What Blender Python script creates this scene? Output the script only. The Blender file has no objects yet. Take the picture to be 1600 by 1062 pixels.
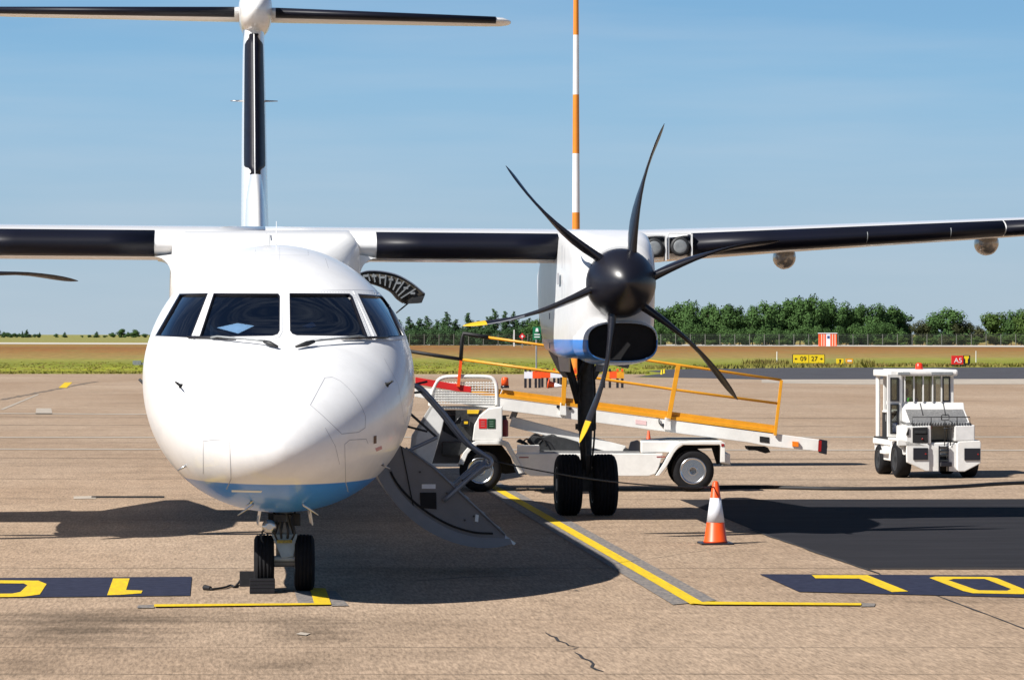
import bpy, bmesh, math, random
from mathutils import Vector, Matrix
from mathutils.bvhtree import BVHTree
random.seed(7)
C = bpy.context.scene.collection
R = math.radians
# ------------------------------------------------------------------ camera, sky, sun
FPX, CAMH, HOR, YAW = 5150.0, 2.57, 522.0, math.atan(455 / 5150.0)
cam = bpy.data.objects.new('camera', bpy.data.cameras.new('camera'))
C.objects.link(cam); bpy.context.scene.camera = cam
cam.location = (0, 0, CAMH); cam.rotation_euler = (R(90), 0, -YAW)
cam.data.sensor_width = 36; cam.data.lens = FPX / 1600 * 36
cam.data.shift_y = -9 / 1600; cam.data.clip_start = 0.5; cam.data.clip_end = 30000
SUNV = Vector((0.9, 0.5, -1.0)).normalized()          # direction the light travels
sun = bpy.data.objects.new('sun', bpy.data.lights.new('sun', 'SUN'))
C.objects.link(sun); sun.data.energy = 4.9; sun.data.angle = R(0.5); sun.data.color = (1.0, 0.96, 0.90)
sun.rotation_euler = SUNV.to_track_quat('-Z', 'Y').to_euler()
SKY_S = 0.05; HZ_MUL = 9.3 * .052 / .05; CL_COL = (8.3, 9.0, 9.9)
world = bpy.data.worlds.new('World'); bpy.context.scene.world = world; world.use_nodes = True
wn = world.node_tree.nodes; wl = world.node_tree.links
bg = wn['Background']
sky = wn.new('ShaderNodeTexSky'); sky.sky_type = 'NISHITA'; sky.sun_disc = False
sky.sun_elevation = math.asin(-SUNV.z); sky.sun_rotation = math.atan2(-SUNV.x, -SUNV.y)
sky.air_density = 0.5; sky.dust_density = 0.0; sky.ozone_density = 6.0
# pale haze that thins with height, and a faint high cloud
def wnode(t, **k):
    n_ = wn.new(t)
    for a_, b_ in k.items(): setattr(n_, a_, b_)
    return n_
tc = wnode('ShaderNodeTexCoord'); sp_ = wnode('ShaderNodeSeparateXYZ'); wl.new(tc.outputs['Generated'], sp_.inputs[0])
rp = wnode('ShaderNodeMapRange'); rp.inputs[1].default_value = 0.0; rp.inputs[2].default_value = 0.5; wl.new(sp_.outputs[2], rp.inputs[0])
rc = wnode('ShaderNodeValToRGB'); wl.new(rp.outputs[0], rc.inputs[0]); rc.color_ramp.interpolation = 'B_SPLINE'
for k_, (p_, c_) in enumerate(((0, (.60, .74, .86)), (.05, (.56, .745, .90)), (.11, (.45, .725, .97)), (.19, (.32, .66, 1.0)), (.40, (.13, .34, .74)), (1, (.05, .16, .42)))):
    e_ = rc.color_ramp.elements[k_ if k_ == 0 else 1] if k_ in (0, 5) else rc.color_ramp.elements.new(p_)
    if k_ == 5: e_ = rc.color_ramp.elements[-1]
    e_.position = p_; e_.color = (*c_, 1)
sc_ = wnode('ShaderNodeVectorMath', operation='SCALE'); sc_.inputs['Scale'].default_value = HZ_MUL; wl.new(rc.outputs[0], sc_.inputs[0])
hz = wnode('ShaderNodeMapRange', interpolation_type='SMOOTHERSTEP'); hz.inputs[1].default_value = 0.12; hz.inputs[2].default_value = 0.5; hz.inputs[3].default_value = 0.97; hz.inputs[4].default_value = 0.0
wl.new(sp_.outputs[2], hz.inputs[0])
mp = wnode('ShaderNodeMapping'); mp.inputs['Scale'].default_value = (3, 3, 34); wl.new(tc.outputs['Generated'], mp.inputs[0])
ns = wnode('ShaderNodeTexNoise'); ns.inputs['Scale'].default_value = 2.2; ns.inputs['Detail'].default_value = 5; wl.new(mp.outputs[0], ns.inputs['Vector'])
cr = wnode('ShaderNodeMapRange'); cr.inputs[1].default_value = 0.45; cr.inputs[2].default_value = 0.8; cr.inputs[3].default_value = 0; cr.inputs[4].default_value = 0.2; wl.new(ns.outputs[0], cr.inputs[0])
hm = wnode('ShaderNodeMix', data_type='RGBA'); wl.new(sc_.outputs[0], hm.inputs[7]); wl.new(hz.outputs[0], hm.inputs[0]); wl.new(sky.outputs[0], hm.inputs[6])
cm_ = wnode('ShaderNodeMix', data_type='RGBA'); cm_.inputs[7].default_value = (*CL_COL, 1); wl.new(cr.outputs[0], cm_.inputs[0]); wl.new(hm.outputs[2], cm_.inputs[6]); wl.new(cm_.outputs[2], bg.inputs[0])
bg.inputs[1].default_value = SKY_S
vs = bpy.context.scene.view_settings
vs.view_transform = 'Standard'; vs.look = 'None'; vs.gamma = 1; vs.use_curve_mapping = False; vs.exposure = 0.62

# ------------------------------------------------------------------ measuring helpers
SA, CA = math.sin(YAW), math.cos(YAW)
def cam2w(l, d, z=0.0):                       # lateral, depth -> world
    return Vector((l * CA + d * SA, d * CA - l * SA, z))
def G(u, v, z=0.0):                           # where a sight line meets the ground
    d = (CAMH - z) * FPX / (v - HOR)
    return cam2w((u - 800) / FPX * d, d, z)
def PD(u, v, d):                              # point at a given depth
    return cam2w((u - 800) / FPX * d, d, CAMH - (v - HOR) / FPX * d)
def PY(u, v, Y):                              # point on the plane y = Y
    x = Y * math.tan(YAW + math.atan((u - 800) / FPX))
    return Vector((x, Y, CAMH - (v - HOR) / FPX * (Y * CA + x * SA)))
def pix(p):
    d = p[1] * CA + p[0] * SA; l = p[0] * CA - p[1] * SA
    return 800 + FPX * l / d, HOR + FPX * (CAMH - p[2]) / d

# ------------------------------------------------------------------ materials
def mat(name, col, rough=0.5, metal=0.0, var=0.0, vscale=8.0, bump=0.0, bscale=40.0, coat=0.0, stretch=(1, 1, 1), col2=None, spec=0.5):
    m = bpy.data.materials.new(name); m.use_nodes = True
    n = m.node_tree.nodes; l = m.node_tree.links; b = n['Principled BSDF']
    b.inputs['Base Color'].default_value = (*col, 1); b.inputs['Roughness'].default_value = rough
    b.inputs['Metallic'].default_value = metal; b.inputs['Coat Weight'].default_value = coat
    b.inputs['Specular IOR Level'].default_value = spec
    if coat: b.inputs['Coat Roughness'].default_value = 0.06
    t = n.new('ShaderNodeTexCoord'); mpp = n.new('ShaderNodeMapping'); mpp.inputs['Scale'].default_value = stretch
    l.new(t.outputs['Object'], mpp.inputs[0])
    if var > 0:
        a = n.new('ShaderNodeTexNoise'); a.inputs['Scale'].default_value = vscale; a.inputs['Detail'].default_value = 7; a.inputs['Roughness'].default_value = 0.65
        l.new(mpp.outputs[0], a.inputs['Vector'])
        r_ = n.new('ShaderNodeMapRange'); r_.inputs[1].default_value = 0.3; r_.inputs[2].default_value = 0.7
        l.new(a.outputs[0], r_.inputs[0])
        x = n.new('ShaderNodeMix'); x.data_type = 'RGBA'
        c2 = col2 if col2 else tuple(c * (1 - var) for c in col)
        x.inputs[6].default_value = (*c2, 1); x.inputs[7].default_value = (*col, 1)
        l.new(r_.outputs[0], x.inputs[0]); l.new(x.outputs[2], b.inputs['Base Color'])
        q = n.new('ShaderNodeMapRange'); q.inputs[3].default_value = min(1, rough + 0.15 * var * 2); q.inputs[4].default_value = rough
        l.new(a.outputs[0], q.inputs[0]); l.new(q.outputs[0], b.inputs['Roughness'])
    if bump > 0:
        a2 = n.new('ShaderNodeTexNoise'); a2.inputs['Scale'].default_value = bscale; a2.inputs['Detail'].default_value = 6
        l.new(mpp.outputs[0], a2.inputs['Vector'])
        bp = n.new('ShaderNodeBump'); bp.inputs['Strength'].default_value = bump; bp.inputs['Distance'].default_value = 0.01
        l.new(a2.outputs[0], bp.inputs['Height']); l.new(bp.outputs[0], b.inputs['Normal'])
    return m
M = {}
M['white'] = mat('aircraft_white_paint', (0.83, 0.83, 0.82), 0.25, var=0.05, vscale=1.5, coat=0.6, bump=0.02, bscale=2.0)
M['white2'] = mat('vehicle_white_paint', (0.80, 0.79, 0.76), 0.42, var=0.16, vscale=5, bump=0.06, bscale=14)
M['offwhite'] = mat('worn_white_panel', (0.74, 0.74, 0.73), 0.4, var=0.15, vscale=9)
M['frame'] = mat('window_frame_paint', (0.74, 0.75, 0.76), 0.35, var=0.06, vscale=20)
M['boot'] = mat('black_rubber_boot', (0.004, 0.005, 0.014), 0.42, spec=.3, var=0.4, vscale=3, bump=0.08, bscale=9, stretch=(.4, 1, 3))
M['black'] = mat('black_paint', (0.010, 0.010, 0.016), 0.28, var=0.25, vscale=6, spec=0.6)
M['spinner'] = mat('spinner_black', (0.008, 0.008, 0.014), 0.33, var=0.2, vscale=7, spec=0.6)
M['tyre'] = mat('tyre_rubber', (0.012, 0.012, 0.014), 0.75, spec=.2, var=0.35, vscale=12, bump=0.2, bscale=60)
M['gearmetal'] = mat('grey_gear_enamel', (0.30, 0.32, 0.33), 0.4, 0.1, var=0.4, vscale=9)
M['darkmetal'] = mat('dark_greasy_metal', (0.045, 0.047, 0.05), 0.5, 0.3, var=0.5, vscale=14, bump=0.2, bscale=30)
M['metal'] = mat('bare_metal', (0.55, 0.56, 0.58), 0.25, 1.0, var=0.3, vscale=12)
M['chrome'] = mat('chromed_metal', (0.62, 0.63, 0.65), 0.24, 1.0, var=0.15, vscale=10)
M['rail'] = mat('grey_handrail_paint', (0.22, 0.25, 0.31), 0.35, 0.3, var=0.2, vscale=9)
M['stairgrey'] = mat('airstair_grey_panel', (0.19, 0.185, 0.195), 0.5, var=0.2, vscale=3, bump=0.05)
M['stairedge'] = mat('airstair_edge_grey', (0.21, 0.225, 0.26), 0.4, var=0.15, vscale=4)
M['yellow'] = mat('amber_yellow_paint', (0.75, 0.33, 0.015), 0.4, var=0.2, vscale=9)
M['tipyellow'] = mat('tip_yellow_paint', (0.72, 0.46, 0.02), 0.35, var=0.1)
M['orange'] = mat('orange_plastic', (0.85, 0.09, 0.01), 0.4, var=0.12, vscale=9)
M['conewhite'] = mat('reflective_white_sleeve', (0.74, 0.76, 0.82), 0.45, var=0.1, vscale=16)
M['red'] = mat('red_paint', (0.62, 0.02, 0.02), 0.4, var=0.2, vscale=7)
M['green'] = mat('green_paint', (0.0, 0.16, 0.06), 0.45, var=0.15)
M['darkgreen'] = mat('dark_green_paint', (0.01, 0.05, 0.02), 0.45, var=0.15)
M['void'] = mat('dark_interior', (0.012, 0.012, 0.014), 0.85, var=0.3)
M['cockpit'] = mat('cockpit_trim', (0.03, 0.032, 0.036), 0.8, var=0.3, vscale=12)
M['paper'] = mat('paper', (0.75, 0.8, 0.82), 0.8, var=0.05)
M['mastorange'] = mat('mast_orange', (0.72, 0.24, 0.02), 0.5, var=0.15, vscale=1.5)
M['mastwhite'] = mat('mast_white', (0.8, 0.8, 0.8), 0.5, var=0.1, vscale=1.5)
M['signyellow'] = mat('sign_yellow', (0.78, 0.55, 0.01), 0.5, var=0.05)
M['signred'] = mat('sign_red', (0.62, 0.012, 0.015), 0.5, var=0.05)
M['concrete'] = mat('post_concrete', (0.15, 0.15, 0.13), 0.9, var=0.3)
M['wire'] = mat('fence_wire', (0.11, 0.12, 0.11), 0.7, 0.2)
M['cable'] = mat('black_rubber_cable', (0.012, 0.012, 0.014), 0.6, var=0.3)
M['lens'] = mat('amber_lens', (0.85, 0.22, 0.01), 0.2, var=0.1)
M['redlens'] = mat('red_lens', (0.28, 0.008, 0.008), 0.2, var=0.1)
M['seat'] = mat('blue_vinyl', (0.02, 0.035, 0.12), 0.6, var=0.2)
M['bark'] = mat('bark', (0.09, 0.07, 0.05), 0.9, var=0.4)
M['tread'] = mat('tread_plate', (0.42, 0.42, 0.42), 0.4, 0.6, var=0.5, vscale=30, bump=0.5, bscale=50)
M['primer'] = mat('door_lining', (0.10, 0.085, 0.065), 0.5, 0.3, var=0.7, vscale=16, bump=0.3, bscale=12)

def glass(name, tint, gl=0.14):
    m = bpy.data.materials.new(name); m.use_nodes = True
    n = m.node_tree.nodes; l = m.node_tree.links; n.clear()
    o = n.new('ShaderNodeOutputMaterial'); t = n.new('ShaderNodeBsdfTransparent'); g = n.new('ShaderNodeBsdfGlossy')
    t.inputs[0].default_value = (*tint, 1); g.inputs['Roughness'].default_value = 0.03
    f = n.new('ShaderNodeFresnel'); f.inputs[0].default_value = 1.55
    ad = n.new('ShaderNodeMath'); ad.operation = 'ADD'; ad.inputs[1].default_value = gl; ad.use_clamp = True
    x = n.new('ShaderNodeMixShader')
    l.new(f.outputs[0], ad.inputs[0]); l.new(ad.outputs[0], x.inputs[0]); l.new(t.outputs[0], x.inputs[1]); l.new(g.outputs[0], x.inputs[2]); l.new(x.outputs[0], o.inputs[0])
    return m
M['glass'] = glass('windscreen_glass', (0.50, 0.66, 0.85), 0.24)
M['clear'] = glass('clear_glass', (0.6, 0.63, 0.6), 0.05)

# fuselage paint: white above, blue belly along a waterline
def belly_paint(name, zline):
    m = mat(name, (0.86, 0.86, 0.86), 0.3, coat=0.25, bump=0.012, bscale=2.5)
    n = m.node_tree.nodes; l = m.node_tree.links; b = n['Principled BSDF']
    g = n.new('ShaderNodeNewGeometry'); s = n.new('ShaderNodeSeparateXYZ'); l.new(g.outputs['Position'], s.inputs[0])
    r1 = n.new('ShaderNodeMapRange'); r1.inputs[1].default_value = zline - 0.004; r1.inputs[2].default_value = zline + 0.004
    l.new(s.outputs[2], r1.inputs[0])
    x = n.new('ShaderNodeMix'); x.data_type = 'RGBA'; x.inputs[6].default_value = (0.06, 0.29, 0.84, 1); x.inputs[7].default_value = (0.86, 0.86, 0.86, 1)
    # light streaky grime
    t = n.new('ShaderNodeTexNoise'); t.inputs['Scale'].default_value = 3.5; t.inputs['Detail'].default_value = 8; t.inputs['Roughness'].default_value = 0.7
    r2 = n.new('ShaderNodeMapRange'); r2.inputs[1].default_value = 0.35; r2.inputs[2].default_value = 0.7; r2.inputs[3].default_value = 0.9; r2.inputs[4].default_value = 1.0
    l.new(g.outputs['Position'], t.inputs['Vector']); l.new(t.outputs[0], r2.inputs[0])
    mu = n.new('ShaderNodeMix'); mu.data_type = 'RGBA'; mu.blend_type = 'MULTIPLY'; mu.inputs[0].default_value = 1
    l.new(r1.outputs[0], x.inputs[0]); l.new(x.outputs[2], mu.inputs[6]); l.new(r2.outputs[0], mu.inputs[7]); l.new(mu.outputs[2], b.inputs['Base Color'])
    return m
M['fuse'] = belly_paint('fuselage_white_and_blue_paint', 1.165)
M['nac'] = belly_paint('nacelle_white_and_blue_paint', 2.50)

# ------------------------------------------------------------------ mesh building
class MB:
    def __init__(s): s.v = []; s.f = []; s.mi = []; s.sm = []
    def add(s, vs, fs, mi=0, smooth=True):
        k = len(s.v); s.v += [Vector(v) for v in vs]
        for f in fs: s.f.append([k + i for i in f]); s.mi.append(mi); s.sm.append(smooth)
        return s
    def box(s, c, size, rot=None, mi=0):
        c = Vector(c); hx, hy, hz = size[0] / 2, size[1] / 2, size[2] / 2
        vs = [Vector((a * hx, b * hy, d * hz)) for a in (-1, 1) for b in (-1, 1) for d in (-1, 1)]
        if rot is not None: vs = [rot @ v for v in vs]
        return s.add([c + v for v in vs], [(0, 1, 3, 2), (4, 6, 7, 5), (0, 4, 5, 1), (2, 3, 7, 6), (0, 2, 6, 4), (1, 5, 7, 3)], mi, False)
    def bb(s, a, b, mi=0):
        return s.box([(a[i] + b[i]) / 2 for i in range(3)], [abs(a[i] - b[i]) for i in range(3)], None, mi)
    def beam(s, p, q, w, h, mi=0, up=(0, 0, 1)):
        p = Vector(p); q = Vector(q); d = (q - p).normalized(); x = d.cross(Vector(up)).normalized(); u = x.cross(d)
        vs = []
        for e in (p, q):
            for a, b in ((-1, -1), (1, -1), (1, 1), (-1, 1)): vs.append(e + x * a * w / 2 + u * b * h / 2)
        return s.add(vs, [(0, 3, 2, 1), (4, 5, 6, 7), (0, 1, 5, 4), (1, 2, 6, 5), (2, 3, 7, 6), (3, 0, 4, 7)], mi, False)
    def cyl(s, p, q, r0, r1=None, n=16, mi=0, caps=True):
        p = Vector(p); q = Vector(q); r1 = r0 if r1 is None else r1
        d = (q - p).normalized(); a = d.orthogonal().normalized(); b = d.cross(a)
        vs = [];
        for e, r in ((p, r0), (q, r1)):
            for i in range(n):
                t = 2 * math.pi * i / n; vs.append(e + a * r * math.cos(t) + b * r * math.sin(t))
        s.add(vs, [(i, (i + 1) % n, n + (i + 1) % n, n + i) for i in range(n)], mi, True)
        if caps:
            s.add(vs[:n], [tuple(range(n - 1, -1, -1))], mi, False); s.add(vs[n:], [tuple(range(n))], mi, False)
        return s
    def tube(s, pts, r, n=8, mi=0, closed=False):
        pts = [Vector(p) for p in pts]; m = len(pts); k = len(s.v); rs = r if isinstance(r, (list, tuple)) else [r] * m
        prev = None
        for i, p in enumerate(pts):
            if closed: d = pts[(i + 1) % m] - pts[i - 1]
            else: d = pts[min(i + 1, m - 1)] - pts[max(i - 1, 0)]
            d.normalize()
            a = d.orthogonal().normalized() if prev is None else (prev - d * prev.dot(d)).normalized()
            prev = a; b = d.cross(a)
            for j in range(n):
                t = 2 * math.pi * j / n; s.v.append(p + (a * math.cos(t) + b * math.sin(t)) * rs[i])
        for i in range(m if closed else m - 1):
            for j in range(n):
                i2 = (i + 1) % m
                s.f.append([k + i * n + j, k + i * n + (j + 1) % n, k + i2 * n + (j + 1) % n, k + i2 * n + j]); s.mi.append(mi); s.sm.append(True)
        if not closed:
            s.f.append([k + j for j in range(n - 1, -1, -1)]); s.mi.append(mi); s.sm.append(False)
            s.f.append([k + (m - 1) * n + j for j in range(n)]); s.mi.append(mi); s.sm.append(False)
        return s
    def loft(s, secs, mi=0, cap0=True, cap1=True, closed=True, smooth=True, fmi=None):
        n = len(secs[0]); k = len(s.v)
        for q in secs: s.v += [Vector(p) for p in q]
        for i in range(len(secs) - 1):
            for j in range(n if closed else n - 1):
                j2 = (j + 1) % n
                s.f.append([k + i * n + j, k + i * n + j2, k + (i + 1) * n + j2, k + (i + 1) * n + j])
                s.mi.append(fmi(i, j) if fmi else mi); s.sm.append(smooth)
        if cap0: s.f.append([k + j for j in range(n - 1, -1, -1)]); s.mi.append(mi); s.sm.append(False)
        if cap1: s.f.append([k + (len(secs) - 1) * n + j for j in range(n)]); s.mi.append(mi); s.sm.append(False)
        return s
    def lathe(s, prof, c, axis, n=32, mi=0, fmi=None, cap=True):     # prof: (distance along axis, radius)
        axis = Vector(axis).normalized(); a = axis.orthogonal().normalized(); b = axis.cross(a); c = Vector(c)
        secs = [[c + axis * h + (a * math.cos(2 * math.pi * i / n) + b * math.sin(2 * math.pi * i / n)) * max(r, 1e-4) for i in range(n)] for h, r in prof]
        return s.loft(secs, mi, cap, cap, fmi=fmi)
    def prism(s, poly, off, mi=0):                          # planar polygon pushed along a vector
        n = len(poly); a = [Vector(p) for p in poly]; b = [p + Vector(off) for p in a]
        s.add(a + b, [tuple(range(n)), tuple(range(2 * n - 1, n - 1, -1))] + [(i, n + i, n + (i + 1) % n, (i + 1) % n) for i in range(n)], mi, False)
        return s
    def build(s, name, mats, parent=None, bevel=0.0, origin=None, fix=True):
        me = bpy.data.meshes.new(name)
        base = Vector((0, 0, 0))
        if parent is not None and 'W' in parent: base = Vector(parent['W'])
        if origin is not None: base = Vector(origin)
        me.from_pydata([tuple(v - base) for v in s.v], [], s.f)
        if not isinstance(mats, (list, tuple)): mats = [mats]
        for m in mats: me.materials.append(m)
        for p, mi, sm in zip(me.polygons, s.mi, s.sm): p.material_index = mi; p.use_smooth = sm
        if fix:
            bm = bmesh.new(); bm.from_mesh(me); bmesh.ops.recalc_face_normals(bm, faces=bm.faces); bm.to_mesh(me); bm.free()
        me.update()
        o = bpy.data.objects.new(name, me); C.objects.link(o)
        if parent is not None:
            o.parent = parent
            if origin is not None: o.location = base - Vector(parent.get('W', (0, 0, 0)))
        elif origin is not None: o.location = base
        if bevel > 0:
            bv = o.modifiers.new('bevel', 'BEVEL'); bv.width = bevel; bv.segments = 2; bv.limit_method = 'ANGLE'; bv.angle_limit = R(40)
            bv.harden_normals = False
        return o
def split(mb, name, m, parent, bevel=0.0):             # every connected piece becomes a part of its own
    n = len(mb.v); par = list(range(n))
    def find(i):
        while par[i] != i: par[i] = par[par[i]]; i = par[i]
        return i
    for f in mb.f:
        r = find(f[0])
        for i in f[1:]: par[find(i)] = r
    # pieces whose coordinates coincide (caps of a cylinder) belong together
    seen = {}
    for i, v in enumerate(mb.v):
        k = (round(v.x, 5), round(v.y, 5), round(v.z, 5))
        if k in seen: par[find(i)] = find(seen[k])
        else: seen[k] = i
    groups = {}
    for fi, f in enumerate(mb.f): groups.setdefault(find(f[0]), []).append(fi)
    out = []
    for g in groups.values():
        q = MB(); idx = {}
        for fi in g:
            for i in mb.f[fi]:
                if i not in idx: idx[i] = len(q.v); q.v.append(mb.v[i])
            q.f.append([idx[i] for i in mb.f[fi]]); q.mi.append(mb.mi[fi]); q.sm.append(mb.sm[fi])
        out.append(q.build(name, m, parent, bevel))
    return out
def tag(o, label, cat, group=None, kind=None):
    o['label'] = label; o['category'] = cat
    if group: o['group'] = group
    if kind: o['kind'] = kind
    return o
def thing(name, label, cat, loc=(0, 0, 0), rz=0, group=None):
    o = bpy.data.objects.new(name, None); C.objects.link(o); o.location = loc; o.rotation_euler = (0, 0, rz)
    o.empty_display_size = 0.3
    return tag(o, label, cat, group)
def wthing(name, label, cat, loc, group=None):          # root whose parts are given in world coordinates
    o = thing(name, label, cat, loc, 0, group); o['W'] = tuple(loc); return o
def child_w(o, parent):
    if 'W' in parent: o['W'] = parent['W']
def copy_tree(o, parent=None):
    c = o.copy(); C.objects.link(c)
    if parent is not None: c.parent = parent
    for ch in list(o.children): copy_tree(ch, c)
    return c
def ip(pts, x):                                          # smooth monotone-ish interpolation of a table
    if x <= pts[0][0]: return pts[0][1]
    if x >= pts[-1][0]: return pts[-1][1]
    for i in range(len(pts) - 1):
        if pts[i][0] <= x <= pts[i + 1][0]:
            x0, y0 = pts[i]; x1, y1 = pts[i + 1]; h = x1 - x0
            def sl(j):
                if j <= 0: return (pts[1][1] - pts[0][1]) / (pts[1][0] - pts[0][0])
                if j >= len(pts) - 1: return (pts[-1][1] - pts[-2][1]) / (pts[-1][0] - pts[-2][0])
                a = (pts[j][1] - pts[j - 1][1]) / (pts[j][0] - pts[j - 1][0]); b = (pts[j + 1][1] - pts[j][1]) / (pts[j + 1][0] - pts[j][0])
                return 0 if a * b <= 0 else 2 * a * b / (a + b)
            t = (x - x0) / h; m0 = sl(i) * h; m1 = sl(i + 1) * h
            return (2*t**3-3*t*t+1)*y0 + (t**3-2*t*t+t)*m0 + (-2*t**3+3*t*t)*y1 + (t**3-t*t)*m1
def curve(pts, n=6):                                     # Catmull-Rom through 3-D points
    P = [Vector(p) for p in pts]; out = []
    for i in range(len(P) - 1):
        a = P[max(i - 1, 0)]; b = P[i]; c = P[i + 1]; d = P[min(i + 2, len(P) - 1)]
        for k in range(n):
            t = k / n
            out.append(0.5 * ((2 * b) + (c - a) * t + (2 * a - 5 * b + 4 * c - d) * t * t + (3 * b - a - 3 * c + d) * t ** 3))
    out.append(P[-1]); return out
def text_mesh(name, txt, size, m, parent, loc, rot, depth=0.004, xs=1.0):
    cu = bpy.data.curves.new(name, 'FONT'); cu.body = txt; cu.size = size; cu.extrude = depth; cu.align_x = 'CENTER'; cu.align_y = 'CENTER'
    t = bpy.data.objects.new(name, cu); C.objects.link(t)
    dg = bpy.context.evaluated_depsgraph_get(); me = bpy.data.meshes.new_from_object(t.evaluated_get(dg))
    bpy.data.objects.remove(t); bpy.data.curves.remove(cu)
    me.materials.clear(); me.materials.append(m)
    o = bpy.data.objects.new(name, me); C.objects.link(o); o.parent = parent; o.location = loc; o.rotation_euler = rot; o.scale = (xs, 1, 1)
    return o

# ------------------------------------------------------------------ ground
def ground_mat():
    m = mat('apron_concrete', (0.36, 0.29, 0.225), 0.9)
    n = m.node_tree.nodes; l = m.node_tree.links; b = n['Principled BSDF']
    g = n.new('ShaderNodeNewGeometry')
    def noise(sc, st, det=6, ro=0.6):
        mp_ = n.new('ShaderNodeMapping'); mp_.inputs['Scale'].default_value = st; l.new(g.outputs['Position'], mp_.inputs[0])
        t = n.new('ShaderNodeTexNoise'); t.inputs['Scale'].default_value = sc; t.inputs['Detail'].default_value = det; t.inputs['Roughness'].default_value = ro
        l.new(mp_.outputs[0], t.inputs['Vector']); return t.outputs[0]
    def rng(s, a, b_, c, d):
        r = n.new('ShaderNodeMapRange'); r.inputs[1].default_value = a; r.inputs[2].default_value = b_; r.inputs[3].default_value = c; r.inputs[4].default_value = d
        l.new(s, r.inputs[0]); return r.outputs[0]
    def mul(cs, fs):
        x = n.new('ShaderNodeMix'); x.data_type = 'RGBA'; x.blend_type = 'MULTIPLY'; x.inputs[0].default_value = 1
        if isinstance(cs, tuple): x.inputs[6].default_value = cs
        else: l.new(cs, x.inputs[6])
        l.new(fs, x.inputs[7]); return x.outputs[2]
    base = n.new('ShaderNodeMix'); base.data_type = 'RGBA'
    base.inputs[6].default_value = (0.325, 0.232, 0.158, 1); base.inputs[7].default_value = (0.405, 0.305, 0.22, 1)
    l.new(rng(noise(0.12, (1, .35, 1), 5), .35, .65, 0, 1), base.inputs[0])
    c = base.outputs[2]
    c = mul(c, rng(noise(34, (1, .11, 1), 4, .75), .34, .68, .60, 1.24))       # aggregate
    c = mul(c, rng(noise(3.0, (1, .35, 1), 4, .6), .3, .7, .86, 1.07))
    c = mul(c, rng(noise(0.55, (.22, 1.0, 1), 7, .72), .36, .5, .84, 1.03))    # long tyre and drainage streaks
    c = mul(c, rng(noise(1.7, (.13, 1.6, 1), 5, .6), .28, .42, .88, 1.0))
    # dark oil-stained zone nearest the camera on the left
    s = n.new('ShaderNodeSeparateXYZ'); l.new(g.outputs['Position'], s.inputs[0])
    st = noise(1.0, (.45, 1.7, 1), 8, .75)
    def blob(cx, cy, rx, ry, amt):
        nonlocal c
        a = n.new('ShaderNodeVectorMath'); a.operation = 'SUBTRACT'; l.new(g.outputs['Position'], a.inputs[0]); a.inputs[1].default_value = (cx, cy, 0)
        b2 = n.new('ShaderNodeVectorMath'); b2.operation = 'DIVIDE'; l.new(a.outputs[0], b2.inputs[0]); b2.inputs[1].default_value = (rx, ry, 1)
        ln = n.new('ShaderNodeVectorMath'); ln.operation = 'LENGTH'; l.new(b2.outputs[0], ln.inputs[0])
        ad = n.new('ShaderNodeMath'); ad.operation = 'MULTIPLY_ADD'; l.new(st, ad.inputs[0]); ad.inputs[1].default_value = 2.6; l.new(ln.outputs['Value'], ad.inputs[2])
        c = mul(c, rng(ad.outputs[0], 1.3, 2.3, 1 - amt, 1.0))
    for (u, v, ru, ry, am) in ((120, 985, 190, 2.2, .55), (480, 985, 95, 1.6, .5), (40, 1040, 60, 1.0, .3), (460, 1040, 120, .8, .35), (210, 965, 260, 1.1, .35), (640, 985, 200, 1.2, .2)):
        p = G(u, v); d = CAMH * FPX / (v - HOR); blob(p.x, p.y, ru * d / FPX, ry, am)
    l.new(c, b.inputs['Base Color'])
    bp = n.new('ShaderNodeBump'); bp.inputs['Strength'].default_value = 0.35; bp.inputs['Distance'].default_value = 0.008
    l.new(noise(30, (1, .3, 1), 4, .7), bp.inputs['Height']); l.new(bp.outputs[0], b.inputs['Normal'])
    b.inputs['Specular IOR Level'].default_value = 0.1
    return m
M['apron'] = ground_mat()
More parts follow.
